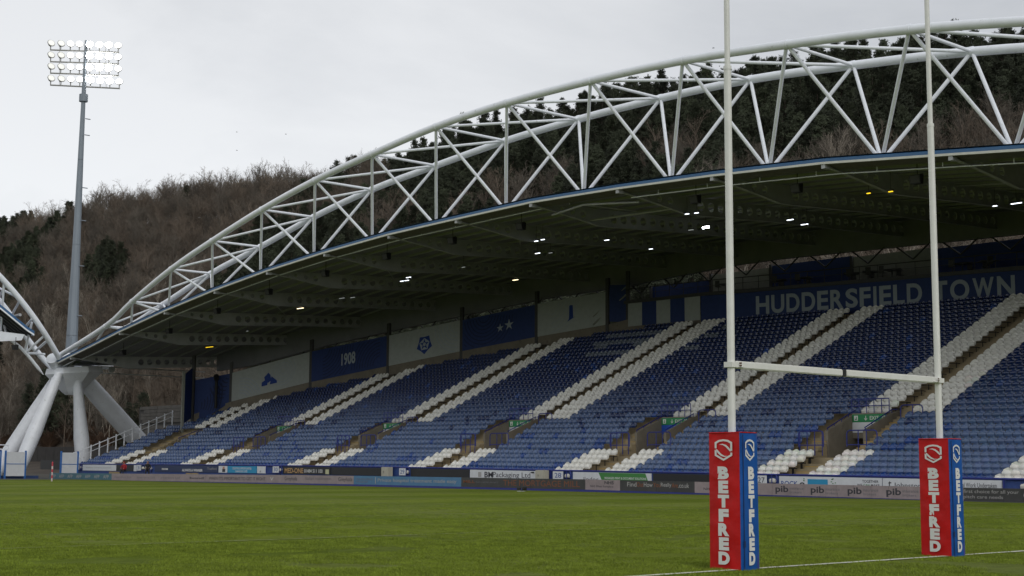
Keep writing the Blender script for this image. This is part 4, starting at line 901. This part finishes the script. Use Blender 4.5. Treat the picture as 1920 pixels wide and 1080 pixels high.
for (y,lab) in ((71.3,'beige equipment cabinet by the number 29 gate'),(54.7,'beige equipment cabinet between the BMPackaging board and number 28')):
    t=thing('equipment_cabinet',lab,'cabinet',(43.55,y,zoff(y)+.3)); CAB=mat('cabinet_beige',(.45,.43,.35),.6,.08)
    b=MB(); b.box(-.15,.25,-.42,.42,0,.70); b.build('body',CAB,t); b=MB(); b.box(-.17,-.151,-.36,.2,.06,.64); b.build('door',CAB,t); b=MB(); b.box(-.1,.2,-.38,-.3,-.45,0); b.box(-.1,.2,.3,.38,-.45,0); b.build('leg',DGREY,t)
    b=MB(); b.tube((-.19,.12,.3),(-.19,.12,.42),.015,5); b.build('handle',DGREY,t)
# white and blue gates at the far left corner
for n_,(x0,x1,lab) in enumerate(((36.2,38.05,'white double-height hoarding gate with blue posts at the far left edge'),(41.75,43.35,'white hoarding gate with blue posts right of the splayed legs'),(32.6,35.6,'white hoarding panel at the frame edge, left of the corner gate'))):
    t=thing('hoarding_gate',lab,'gate',(x0,122.2,-.05)); w=x1-x0
    b=MB(); b.box(0,w,-.03,.03,.3,1.42); b.box(0,w,-.03,.03,1.48,2.58); b.build('panel',BOARDW,t)
    for q in (-.12,w):
        b=MB(); b.box(q,q+.14,-.08,.08,0,2.72); b.build('post',mat('hoarding_post_blue',(.03,.14,.42),.5),t)
    b=MB(); b.box(0,w,-.05,.05,1.42,1.48); b.build('cross_rail',MATS['hoarding_post_blue'],t)
b=MB()
b.box(31,36.9,123.5,123.6,2.75,2.85); b.box(36.8,36.9,123.5,123.6,0,2.8); b.tube((31,123.5,3.2),(36.9,123.5,3.2),.05,6)
for x in np.arange(31,36.95,.98): b.tube((x,123.5,2.75),(x,123.5,3.2),.035,5)
tag(b.build('white_railing',WHITE),'white railing above the hoarding gate at the far left edge','railing')
b=MB(); b.box(20,40.0,123.4,123.6,0,.28); tag(b.build('kick_board',mat('kick_board_blue',(.03,.06,.16),.6,.15)),'low dark blue kick board along the far left end of the pitch','board')
wb_=MB(); wb_.box(43.2,52,126.2,126.35,0,.0)

# ------------------------------------------------------------------ goalposts with pads
goal=thing('goalposts','tall white rugby goalposts with a crossbar on the goal line','goalposts',(0,0,0))
def ell(b,x,y,z0_,z1_,rx,ry,n=14):
    vs=[]
    for z in (z0_,z1_):
        for i in range(n):
            a=2*PI*i/n; ca,sa=math.cos(a),math.sin(a)
            px=abs(ca)**.7*(1 if ca>0 else -1)*rx; py=abs(sa)**.7*(1 if sa>0 else -1)*ry
            vs.append((x+px,y+py,z))
    b.add(vs,[(i,(i+1)%n,n+(i+1)%n,n+i) for i in range(n)],None,True); b.add(vs,[tuple(range(n,2*n))])
for x in (-2.76,2.76):
    b=MB(); ell(b,x,0,0,7.55,.047,.054); b.build('lower_post',POSTW,goal)
    b=MB(); ell(b,x,0,7.55,16,.036,.041); b.build('upper_post',POSTW,goal)
    b=MB(); ell(b,x,0,7.50,7.56,.052,.059); b.build('joint_sleeve',POSTW,goal)
    s=1 if x<0 else -1
    b=MB(); b.box(x-.075,x+.075,-.078,.078,2.955,3.035); b.box(min(x+s*.06,x+s*.22),max(x+s*.06,x+s*.22),-.075,.075,2.96,2.975); b.build('clamp',POSTW,goal)
    for dz in (2.985,3.02):
        b=MB(); b.tube((x+s*.10,-.075,dz),(x+s*.13,-.095,dz),.013,6); b.build('bolt',mat('rusty_bolt',(.12,.07,.04),.7),goal)
for a,c in ((-2.69,-.045),(.045,2.69)):
    b=MB(); b.box(a,c,-.045,.045,2.945,3.055); bm=bmesh.new(); me=b.mesh('crossbar_half',POSTW); bm.from_mesh(me); bmesh.ops.bevel(bm,geom=bm.edges[:],offset=.014,segments=2,affect='EDGES'); bm.to_mesh(me); bm.free(); inst('crossbar_half',me,goal)
b=MB(); b.box(-.046,.046,-.04,.04,2.955,3.045,DARK)
for i in range(3): b.box(-.03+i*.025,-.02+i*.025,-.05,.05,2.945,3.055,DGREY)
b.build('crossbar_joint',None,goal)
def pad(x,side):
    t=thing('post_pad','red and blue vinyl pad lettered BETFRED round the %s goalpost'%side,'post pad',(x,0,0),0,'goalpost pads')
    A,B=.293,.188; H=1.985
    def face(o,u,w0,w1,m,nrm,seed):
        b=MB(); nx,nz=12,60; F=[]
        for j in range(nz+1):
            tt=j/nz
            for i in range(nx+1):
                s=i/nx-.5; wd=w0+(w1-w0)*tt
                e=1-(2*abs(s))**4
                bulge=.014*e*math.sin(PI*min(1,tt*1.0+.02))+.006*e*mnoise.noise(Vector((s*3,tt*9,seed)))+.0035*e*math.sin(tt*34+s*5+seed)+(.008*math.exp(-((tt-.90-s*.35)/.025)**2)+.006*math.exp(-((tt-.80-s*.5)/.02)**2)+.005*math.exp(-((tt-.34+s*.25)/.02)**2))*e
                if tt>.93: bulge-= .006*e
                F.append(o+u*(s*wd)+Vector((0,0,H*tt))+nrm*bulge)
        b.add(F,[(j*(nx+1)+i,j*(nx+1)+i+1,(j+1)*(nx+1)+i+1,(j+1)*(nx+1)+i) for j in range(nz) for i in range(nx)],m,True); b.build('pad_face',None,t)
    fl=.02
    face(Vector((-B,0,0)),Vector((0,-1,0)),2*A+.01,2*A,PADR,Vector((-1,0,0)),1+x)
    face(Vector((B,0,0)),Vector((0,1,0)),2*A+.01,2*A,PADR,Vector((1,0,0)),2+x)
    face(Vector((.015,-A,0)),Vector((1,0,0)),2*B+.03,2*B,PADB,Vector((0,-1,0)),3+x)
    face(Vector((.015,A,0)),Vector((-1,0,0)),2*B+.03,2*B,PADB,Vector((0,1,0)),4+x)
    b=MB(); b.box(-B+.02,B-.02,-A+.02,A-.02,.01,H-.012,PADB); b.build('foam_core',None,t)
    b=MB(); b.poly([(-B,A,H),(-B,-A,H),(B,-A,H),(B,A,H),(-B,A,H)],.009,5,PADR); b.tube((-B-.002,-A-.002,.01),(-B-.002,-A-.002,H),.007,5,m=PADB); b.build('piping',None,t)
    b=MB(); b.tube((-B+.055,-A-.020,.02),(-B+.050,-A-.018,H-.03),.006,5,m=mat('seam_navy',(.005,.02,.09),.6)); b.box(-B+.04,-B+.075,-A-.028,-A-.022,.33,.42,mat('seam_navy',(.005,.02,.09),.6)); b.build('zip_seam',None,t)
    for (o,u,w,nm,sc) in ((Vector((-B-.018,0,0)),Vector((0,-1,0)),2*A,'r',1),(Vector((.0,-A-.018,0)),Vector((1,0,0)),2*B,'b',1)):
        lw=w*(.36 if nm=='r' else .36); hh=.186; st=.2055
        for i,c in enumerate('BETFRED'):
            cx=-w*.02 if nm=='r' else w*.10
            w_=lw*(.9 if c in 'EF' else 1.0)
            zt=1.49-i*st-hh
            text(t,c,o+u*(cx-w_*.5)+Vector((0,0,zt)),u,LV,w_,hh,INKW,.065,name='letter',lift=.001)
        # shield emblem: a split outline with two crescents
        b=MB(); W2=w*.285*(1 if nm=='r' else .95); cx=-w*.0 if nm=='r' else w*.03; cz=1.73; Hh=.158
        def q(px,pz): return o+u*(cx+px*W2)+Vector((0,0,cz+pz*Hh))+u.cross(LV)*.003
        def band(pts,wd):
            import itertools
            for (p0,p1,i0,i1) in pts: b.add([q(*p0),q(*p1),q(*i1),q(*i0)],[(0,1,2,3)],INKW)
        top=[(-1,.16),(-1,.72),(-.55,.93),(0,1.0),(.55,.93),(1,.72),(1,-.12)]; tin=[(-.78,.16),(-.78,.60),(-.45,.76),(0,.82),(.45,.76),(.78,.60),(.78,.0)]
        band([(top[i],top[i+1],tin[i],tin[i+1]) for i in range(6)],0)
        bot=[(-1,.04),(-1,-.52),(0,-1.0),(1,-.52),(1,-.24)]; bin_=[(-.78,-.08),(-.78,-.42),(0,-.80),(.78,-.42),(.78,-.24)]
        band([(bot[i],bot[i+1],bin_[i],bin_[i+1]) for i in range(4)],0)
        c1=[(-.5,.50),(-.1,.58),(.3,.48),(.65,.22),(.9,-.12)]; c2=[(-.5,.50),(-.1,.48),(.25,.30),(.5,.08),(.72,-.12)]
        band([(c1[i],c1[i+1],c2[i],c2[i+1]) for i in range(4)],0)
        band([((-c1[i][0],-c1[i][1]-.06),(-c1[i+1][0],-c1[i+1][1]-.06),(-c2[i][0],-c2[i][1]-.06),(-c2[i+1][0],-c2[i+1][1]-.06)) for i in range(4)],0)
        b.build('shield_emblem',None,t)
pad(-2.75,'left'); pad(2.75,'right')

# corner flag
t=thing('corner_flag','pink and white corner post at the far left of the pitch','corner flag',(32.0,102.2,0))
for i in range(6):
    b=MB(); b.tube((0,0,i*.25),(0,0,i*.25+.245),.07,8,m=mat('flag_red',(.5,.05,.08),.6) if i%2 else mat('flag_white',(.6,.5,.5),.6)); b.build('pole_band',None,t)
b=MB(); b.tube((0,0,1.5),(0,0,1.62),.09,8,.02,m=MATS['flag_red']); b.build('cap',None,t)

# remote camera on the grass by the boards
t=thing('remote_camera','small black remote camera on a plate at the foot of the THE MORTGAGE MILL board','camera',(38.2,50.6,0),.6)
b=MB(); b.box(-.25,.25,-.22,.22,.0,.02,BOARDW); b.build('plate',None,t)
b=MB(); b.box(-.12,.1,-.28,-.05,.06,.24); b.box(-.1,.06,.05,.26,.05,.2); b.build('body',DARK,t); b=MB(); b.tube((-.1,-.16,.15),(-.36,-.16,.17),.06,10); b.build('lens',DARK,t)
b=MB(); b.tube((0,0,.02),(0,-.12,.08),.02,6); b.build('stand',DGREY,t)
t=thing('clamped_camera','small black cameras clamped to the top of the wall board by the cabinet','camera',(43.75,55.75,1.02),0); t.scale=(.6,.6,.6)
b=MB(); b.box(-.1,.1,-.12,.1,0,.16); b.build('body',DARK,t); b=MB(); b.tube((-.1,0,.08),(-.3,0,.1),.05,8); b.build('lens',DARK,t)

# ------------------------------------------------------------------ people behind the boards (seated)
def person(loc,rz,label,jm,tm,hat):
    t=thing('person',label,'person',loc,rz)
    V=[(0,0,.50),(0,.02,.72),(0,.03,.92),(0,.02,1.03),(0,-.02,1.10),  # pelvis, waist, chest, neck base, neck
       (.10,-.02,.50),(.13,-.42,.52),(.13,-.45,.10),(.13,-.58,.04),
       (-.10,-.02,.50),(-.13,-.42,.52),(-.13,-.45,.10),(-.13,-.58,.04),
       (.20,.02,.97),(.27,-.06,.72),(.16,-.28,.68),(.10,-.36,.70),
       (-.20,.02,.97),(-.27,-.06,.72),(-.16,-.28,.68),(-.10,-.36,.70)]
    E=[(0,1),(1,2),(2,3),(3,4),(0,5),(5,6),(6,7),(7,8),(0,9),(9,10),(10,11),(11,12),(3,13),(13,14),(14,15),(15,16),(3,17),(17,18),(18,19),(19,20)]
    Rr=[.17,.16,.19,.12,.055,.10,.08,.05,.045,.10,.08,.05,.045,.075,.06,.045,.035,.075,.06,.045,.035]
    me=bpy.data.meshes.new('body'); me.from_pydata(V,E,[]); o=bpy.data.objects.new('body',me); C.objects.link(o)
    sk_=o.modifiers.new('s','SKIN'); 
    for i,r in enumerate(Rr): me.skin_vertices[0].data[i].radius=(r,r*.85)
    me.skin_vertices[0].data[0].use_root=True
    ss=o.modifiers.new('d','SUBSURF'); ss.levels=1; ss.render_levels=1
    bpy.context.view_layer.update(); dg=bpy.context.evaluated_depsgraph_get(); m2=bpy.data.meshes.new_from_object(o.evaluated_get(dg)); bpy.data.objects.remove(o)
    m2.materials.clear(); m2.materials.append(jm); m2.materials.append(tm); m2.materials.append(SKIN)
    for p in m2.polygons:
        c=p.center; p.use_smooth=True
        p.material_index=1 if c.z<.58 else 0
        if abs(c.y)<.1 and c.z>1.07: p.material_index=2
        if c.y<-.33 and c.z>.6: p.material_index=2
    inst('body',m2,t)
    b=MB(); n=10
    for j in range(7):
        pass
    rings=[]
    prof=[(0,.035),(.05,.07),(.11,.088),(.17,.092),(.22,.075),(.25,.03)]
    b.poly([(0,-.035,1.07+z) for z,_ in prof],[r for _,r in prof],12)
    b.add([(-.015,-.125,1.16),(.015,-.125,1.16),(0,-.15,1.165),(0,-.12,1.21)],[(0,1,2),(0,2,3),(1,3,2)]); b.build('head',SKIN,t)
    b=MB(); b.poly([(0,-.02,1.07+z) for z in (.13,.18,.23,.27)],[.101,.104,.085,.02],12); b.add([(-.07,-.12,1.22),(.07,-.12,1.22),(.05,-.19,1.205),(-.05,-.19,1.205)],[(0,1,2,3)]); b.build('hat',hat,t)
    b=MB(); b.box(-.2,.2,-.18,.2,.36,.40,DARK)
    for a_ in ((-.17,-.15),(.17,-.15),(-.17,.17),(.17,.17)): b.tube((a_[0],a_[1],0),(a_[0],a_[1],.36),.012,5,m=DARK)
    st=b.build('folding_stool'); st.location=loc; st.rotation_euler=(0,0,rz); tag(st,'low black folding stool under the person in the '+('red' if 'red' in label else 'dark')+' jacket','stool')
BLK=mat('black_jacket',(.018,.018,.02),.8,.2); RED=mat('red_jacket',(.30,.012,.02),.7,.2)
person((42.4,110.2,.35),-.9,'seated person in a red and black jacket and red hat behind the boards',RED,BLK,RED)
person((42.4,105.6,.42),-.5,'seated person in a dark jacket and grey cap behind the boards',BLK,BLK,mat('grey_cap',(.12,.11,.12),.8))

# ------------------------------------------------------------------ wooded hillside
def sky_top(y): return float(np.interp(y,[-200,60,80,140,213,231,286,327,414,600,1200],[55,59,62,65.5,65.8,67,73,76,79,88,100]))
def hill(x,y):
    R=sky_top(y)-9.5-float(np.interp(y,[100,160,190,250],[2.4,1.2,1.2,3.5])); 
    t=(x-86)/(152-86)
    if t<=0: z=2.2+ (x-78)*.1
    elif t<1: z=3+ (R-3)*(t**.93)
    else: z=R+3*(1-math.exp(-(t-1)*3))-max(0,t-1.2)*10
    if y>140 and x<92: z=z*max(.25,min(1,(x-70)/22))
    n=mnoise.noise(Vector((x*.05,y*.03,1)))*2.5*max(0,min(1,t*2))
    return z+n
b=MB(); xs=[70,78,84]+[86+3.3*i for i in range(1,24)]+[175,190,230,320]; ys=[-160+8*i for i in range(0,100)]+[700,800,1000,1400]
V=[(x,y,hill(x,y) if x>76 else -.1) for x in xs for y in ys]; n=len(ys)
b.add(V,[(i*n+j,i*n+j+1,(i+1)*n+j+1,(i+1)*n+j) for i in range(len(xs)-1) for j in range(n-1)][::-1],None,True)
for i,f in enumerate(b.f): b.f[i]=f[::-1]
tag(b.build('hillside',mat('leaf_litter',(.050,.037,.026),.95,.45,.15,.5,1.5,dirt=((.02,.02,.014),.5,.55))),kind='structure')
# retaining wall built of coursed stone blocks behind the end of the stand
rw=thing('retaining_wall','grey stone block retaining wall at the foot of the hill behind the stand end','wall',(0,0,0))
STN=mat('retaining_stone',(.085,.08,.072),.9,.25,.8,.3,6)
bl=MB(); bl.box(0,.3,0,1,0,.42); bl_me=bl.mesh('stone_block',STN); b=MB(); b.box(75.15,75.6,138,172,-.3,9.2); b.build('wall_core',mat('mortar_dark',(.05,.048,.045),.9),rw)
wr=random.Random(5)
for r_ in range(5):
    y=150+ (r_%2)*.9
    while y<170:
        w=wr.uniform(1.5,2.2); inst('stone_block',bl_me,rw,(75-wr.uniform(0,.06),y,7.05+r_*.46),(0,0,0),(1,w-.06,1)); y+=w
b=MB()
for r_ in range(14):
    y=140+ (r_%2)*.9
    while y<170:
        w=wr.uniform(1.5,2.2)
        if not(150<=y<184) or True: b.box(75.02-wr.uniform(0,.05),75.2,y,y+w-.06,r_*.48,r_*.48+.42)
        y+=w
tag(b.build('lower_courses',STN,rw),kind='stuff')
b=MB(); b.box(84,84.6,196,330,-.3,4.2); 
for i in range(40): b.box(83.9,84.02,196+i*3.3,199.2+i*3.3,.2,3.9)
tag(b.build('bank_wall',mat('dark_bank_stone',(.035,.032,.03),.9,.3,.8)),'dark stone bank wall at the foot of the wooded hill beyond the splayed legs','wall')

# trees
def bare_tree(seed,h,m,spread=1.0,dens=1.0,trunk_r=.14,multi=1):
    R=random.Random(seed); b=MB()
    def br(p,d,l,r,lev):
        seg=2 if lev<2 else 1; 
        for s in range(seg):
            q=p+d*(l/seg); 
            if lev<2: b.tube(p,q,r,4,r*.8,caps=False)
            elif lev==2:
                b.tube(p,q,r,3,r*.6,caps=False)
            else:
                a=d.orthogonal().normalized()*r; b.add([p-a,p+a,q],[(0,1,2)])
            p=q; r*=.8; d=(d+Vector((R.uniform(-.15,.15),R.uniform(-.15,.15),R.uniform(0,.12)))).normalized()
        if lev>=4: return
        n={0:int(11*dens),1:6,2:6,3:5}[lev]
        for i in range(n):
            t=R.uniform(.25,1) if lev else R.uniform(.25,1.0)
            base=p-d*(l*(1-t)) if lev==0 or True else p
            ang=R.uniform(0,2*PI); tl=R.uniform(.45,.95)*spread
            a=d.orthogonal().normalized(); c=d.cross(a)
            nd=(d*math.cos(tl)+(a*math.cos(ang)+c*math.sin(ang))*math.sin(tl)); nd.z+=.25; nd.normalize()
            br(base,nd,l*R.uniform(.32,.5)*(1.15-t*.45 if lev==0 else 1),r*R.uniform(.35,.5)+.006,lev+1)
    for k in range(multi):
        br(Vector((R.uniform(-.4,.4)*(multi>1),R.uniform(-.4,.4)*(multi>1),-.5)),Vector((R.uniform(-.1,.1),R.uniform(-.1,.1),1)).normalized(),h*.92,trunk_r,0)
    return b.mesh('bare_tree',m)
def pine(seed,h,m,mt):
    R=random.Random(seed); b=MB(); b.tube((0,0,-.5),(R.uniform(-.3,.3),R.uniform(-.3,.3),h*.97),.17,5,.03,m=mt,caps=False)
    z=h*.22; 
    while z<h*1.0:
        f=(h-z)/h; rad=h*.27*(f**.75)*R.uniform(.75,1.15)+.25
        for i in range(R.randint(5,7)):
            a=R.uniform(0,2*PI); d=Vector((math.cos(a),math.sin(a),R.uniform(.1,.55))).normalized(); L=rad*R.uniform(.6,1.15)
            p0=Vector((0,0,z+R.uniform(-.2,.2)))
            b.tube(p0,p0+d*L,.04,3,.01,m=mt,caps=False)
            for s in range(12):
                t=R.uniform(.2,1.05); c=p0+d*L*t+Vector((R.gauss(0,.16),R.gauss(0,.16),R.gauss(0,.13)+.1))
                for q in range(6):
                    u=Vector((R.gauss(0,1),R.gauss(0,1),R.gauss(0,1)+.9)).normalized(); w=u.orthogonal().normalized()*R.uniform(.03,.07); ln=R.uniform(.16,.38)
                    b.add([c-w,c+w,c+u*ln],[(0,1,2)],m)
        z+=R.uniform(.4,.62)*h/11
    return b.mesh('pine',None)
BARK=mat('bare_twigs_brown',(.132,.114,.092),.95,.3,.35,objrand=.25); BARK2=mat('bare_twigs_red',(.146,.116,.088),.95,.3,.35,objrand=.25)  # twig browns lightened so the colour carries the hillside haze
BIRCH=mat('birch_bark_pale',(.24,.21,.17),.9,.35,2,objrand=.25); PINEM=mat('pine_needles',(.044,.054,.030),.9,.4,.5,objrand=.35); PTR=mat('pine_bark',(.06,.045,.035),.95,.2)  # needle green lightened too, haze painted into the colour
ORANGE=mat('bracken_brown',(.105,.064,.040),.95,.35,.5,objrand=.3)
bare=[bare_tree(s,8+s%3,BARK if s%2 else BARK2,1.0,1.3,.13,1+(s%2)) for s in range(5)]
birch=[bare_tree(40+s,10+s,BIRCH,.75,.9,.11,1+(s==1)) for s in range(3)]
pines=[pine(s,10,PINEM,PTR) for s in range(5)]
shrub=[bare_tree(70+s,3.2,ORANGE,1.25,1.6,.05,4) for s in range(3)]
def zone(x,y):
    u=(y-CAM.y)/(x-CAM.x); t=(x-86)/66; nn=mnoise.noise(Vector((x*.06,y*.045,7)))
    if u>2.35 and t>.6 and nn>-.15: return 'p'
    if u>1.72+nn*.25: return 'p' if nn>.38 else 'b'
    if t>.84 and u<1.36: return 'p'
    if t>.76 and u>=1.36: return 'p' if nn>.5 else 'b'
    if u>.88+nn*.3: return 'p' if nn>-.50 else 'b'
    return 'p' if (t>.62+nn*.3) else 'b'
tr=random.Random(21); P1=[];P2=[];solo_t=[]
def visible(x,y,z):
    px,py,dz=projx(x,y,z)
    return -60<px<1990 and py>-80
x=84.0
while x<172:
    y=20.0+tr.uniform(0,2)
    st=2.5 if x<150 else 2.9
    while y<520:
        xx=x+tr.uniform(-1.3,1.3); yy=y+tr.uniform(-1.2,1.2); 
        stp=st*(1 if yy<260 else 1.35)
        y+=stp
        zt=hill(xx,yy)
        if not visible(xx,yy,zt+8): continue
        if yy>196 and xx<86.5: continue
        zn=zone(xx,yy); (P1 if zn=='b' else P2).append((xx,yy,zt))
    x+=2.5
# single trees: skyline pines, pale birches, and near bare trees
def place(kind,me,p,label,cat,group,s,base):
    t=inst(base,me,None,p,(0,0,tr.uniform(0,6.28)),(s,s,s*tr.uniform(.9,1.15))); tag(t,label,cat,group); return t
sky_p=[q for q in P2 if 143<q[0]<158 and q[1]<235]; tr.shuffle(sky_p); sky_p=sky_p[:200]; P2=[q for q in P2 if q not in set(sky_p)]
for q in sky_p: place('p',tr.choice(pines),(q[0],q[1],q[2]-.3),'dark pine standing on the skyline ridge above the arch','tree','pines along the ridge',tr.uniform(.90,1.15),'pine_tree')
left_p=[q for q in P2 if (q[1]-CAM.y)/(q[0]-CAM.x)>2.3][:25]; P2=[q for q in P2 if q not in set(left_p)]
for q in left_p: place('p',tr.choice(pines),q,'dark evergreen in the clump on the hill at the far left','tree','evergreens at the far left',tr.uniform(.9,1.2),'pine_tree')
bsel=[q for q in P1 if q[0]<125 and tr.random()<.09][:70]; P1s=set(bsel); P1=[q for q in P1 if q not in P1s]
for q in bsel: place('b',tr.choice(birch),q,'pale-barked leafless birch among the brown trees on the hillside','tree','pale birches on the hillside',tr.uniform(.75,1.1),'birch_tree')
sky_b=[q for q in P1 if 146<q[0]<160 and q[1]>205][:60]; s_=set(sky_b); P1=[q for q in P1 if q not in s_]
for q in sky_b: place('b',tr.choice(bare),q,'leafless brown tree on the skyline left of the pines','tree','bare trees on the skyline',tr.uniform(.8,1.1),'bare_tree')
def where(q):
    px=projx(q[0],q[1],q[2]+5)[0]
    for lim,w in ((90,'at the far left edge'),(250,'behind the floodlight mast'),(450,'left of the arch'),(660,'near the arch'),(820,'above the left part of the arch'),(960,'left of the arch middle'),(1100,'over the middle of the arch'),(1240,'right of the arch middle'),(1360,'just left of the left goalpost'),(1480,'just right of the left goalpost'),(1600,'midway between the goalposts'),(1735,'just left of the right goalpost')):
        if px<lim: return w
    return 'right of the right goalpost'
for o in list(C.objects):
    if o.name.startswith(('pine_tree','birch_tree','bare_tree')):
        sz='tall' if o.scale[0]>(1.08 if o.name[0]=='p' else .95) else 'short' if o.scale[0]<(.98 if o.name[0]=='p' else .85) else 'mid-height'
        k_={'pine':'dark pine','birc':'pale-barked leafless birch','bare':'bare tree'}[o.name[:4]]
        o['label']='%s %s on the %s %s'%(sz,k_,'hillside' if o.name[:4]=='birc' else 'ridge',where(o.location))
bylab={}
for o in list(C.objects):
    if o.name.startswith(('pine_tree','birch_tree','bare_tree')): bylab.setdefault(o['label'],[]).append(o)
for lab,L__ in bylab.items():
    if len(L__)>1:
        L__.sort(key=lambda o: projx(*o.location)[0])
        for i,o in enumerate(L__[:35]): o['label']=lab.replace(' on the',', %s from left, on'%ORD[i],1)
def scatter(name,pts,meshes,smin,smax,label,cat):
    me=bpy.data.meshes.new(name); me.from_pydata(pts,[],[]); o=bpy.data.objects.new(name,me); C.objects.link(o); tag(o,label,cat,None,'stuff')
    col=bpy.data.collections.new(name+'_kinds')
    for m_ in meshes:
        q=bpy.data.objects.new(name+'_kind',m_); col.objects.link(q)
    ng=bpy.data.node_groups.new(name,'GeometryNodeTree'); ng.interface.new_socket('Geometry',in_out='INPUT',socket_type='NodeSocketGeometry'); ng.interface.new_socket('Geometry',in_out='OUTPUT',socket_type='NodeSocketGeometry')
    gi_=ng.nodes.new('NodeGroupInput'); go=ng.nodes.new('NodeGroupOutput'); ip=ng.nodes.new('GeometryNodeInstanceOnPoints'); ci=ng.nodes.new('GeometryNodeCollectionInfo')
    ci.inputs[0].default_value=col; ci.inputs[1].default_value=True; ci.inputs[2].default_value=True
    rr=ng.nodes.new('FunctionNodeRandomValue'); rr.data_type='FLOAT_VECTOR'; rr.inputs[0].default_value=(-.05,-.05,0); rr.inputs[1].default_value=(.05,.05,6.28)
    rs=ng.nodes.new('FunctionNodeRandomValue'); rs.data_type='FLOAT'; rs.inputs[2].default_value=smin; rs.inputs[3].default_value=smax; rs.inputs['Seed'].default_value=4
    ri=ng.nodes.new('FunctionNodeRandomValue'); ri.data_type='INT'; ri.inputs[4].default_value=0; ri.inputs[5].default_value=len(meshes)-1; ri.inputs['Seed'].default_value=9
    L=ng.links.new; L(gi_.outputs[0],ip.inputs['Points']); L(ci.outputs[0],ip.inputs['Instance']); ip.inputs['Pick Instance'].default_value=True
    L(rr.outputs[0],ip.inputs['Rotation']); L(rs.outputs[1],ip.inputs['Scale']); L(ri.outputs[2],ip.inputs['Instance Index']); L(ip.outputs[0],go.inputs[0])
    md=o.modifiers.new('scatter','NODES'); md.node_group=ng; return o
scatter('bare_woodland',P1,bare,.7,1.15,'mass of leafless brown trees covering the hillside behind the stand','woodland')
scatter('pine_wood',P2,pines,.85,1.12,'mass of dark pines covering the middle of the hillside','woodland')
P3=[]
for i in range(2600):
    xx=tr.uniform(84.5,128); yy=tr.uniform(60,330); zz=hill(xx,yy)
    if (yy>196 and xx<86): continue
    P3.append((xx,yy,zz))
scatter('undergrowth',P3,shrub,.6,1.3,'rust brown undergrowth on the hillside between the trees','undergrowth')
print('trees',len(P1),len(P2),'seats',len(seatlist))

gb=MB(); gr=random.Random(2)
for i in range(9):
    x,y=gr.gauss(0,.05),gr.gauss(0,.05); a=gr.uniform(0,6.28); w=.0045; l=gr.uniform(.010,.024); dx,dy=gr.gauss(0,.016),gr.gauss(0,.016)
    gb.add([(x-w*math.cos(a),y-w*math.sin(a),0),(x+w*math.cos(a),y+w*math.sin(a),0),(x+dx,y+dy,l)],[(0,1,2)])
gm=gb.mesh('grass_tuft',mat('grass_blade',(.185,.240,.032),.8,.25,1.1,spec=.03,objrand=.3))
P4=[]
while len(P4)<70000:
    d=17+46*gr.random()**1.5
    if gr.random()<(d-30)/33: continue
    a=HEAD+gr.uniform(-.37,.37); x=CAM.x+d*math.cos(a); y=CAM.y+d*math.sin(a)
    if mnoise.noise(Vector((x*.5,y*.5,4)))<-.28: continue
    if -.30<y<-.06 and gr.random()<.93: continue
    P4.append((x,y,.003))
scatter('grass_blades',P4,[gm],.8,1.5,'short mown grass blades on the near part of the pitch','grass')
# birds
for (x,y,z) in ((100,190.4,55.5),(100,175.5,52.6),(100,190.2,52.4),(100,88.4,47.5)):
    b=MB(); b.add([(0,0,0),(.12,.12,.03),(.3,.5,.09),(.14,.22,.07)],[(0,1,2,3)]); b.add([(0,0,0),(-.12,-.12,.03),(-.3,-.5,.09),(-.14,-.22,.07)],[(3,2,1,0)]); b.tube((.08,-.08,0),(-.08,.08,0),.04,5)
    o=b.build('bird',DARK); o.location=(x,y,z); o['label']='dark bird flying against the pale sky'; o['category']='bird'; o['group']='birds in the sky'
# every label singles out one thing: alike neighbours are told apart by their order from the left
dup={}
for o in C.objects:
    if o.parent is None and 'label' in o.keys() and 'category' in o.keys(): dup.setdefault(o['label'],[]).append(o)
for lab,L__ in dup.items():
    if len(L__)>1:
        L__.sort(key=lambda o: projx(*o.location)[0])
        for i,o in enumerate(L__[:35]): o['label']=lab+', %s from left'%ORD[i]
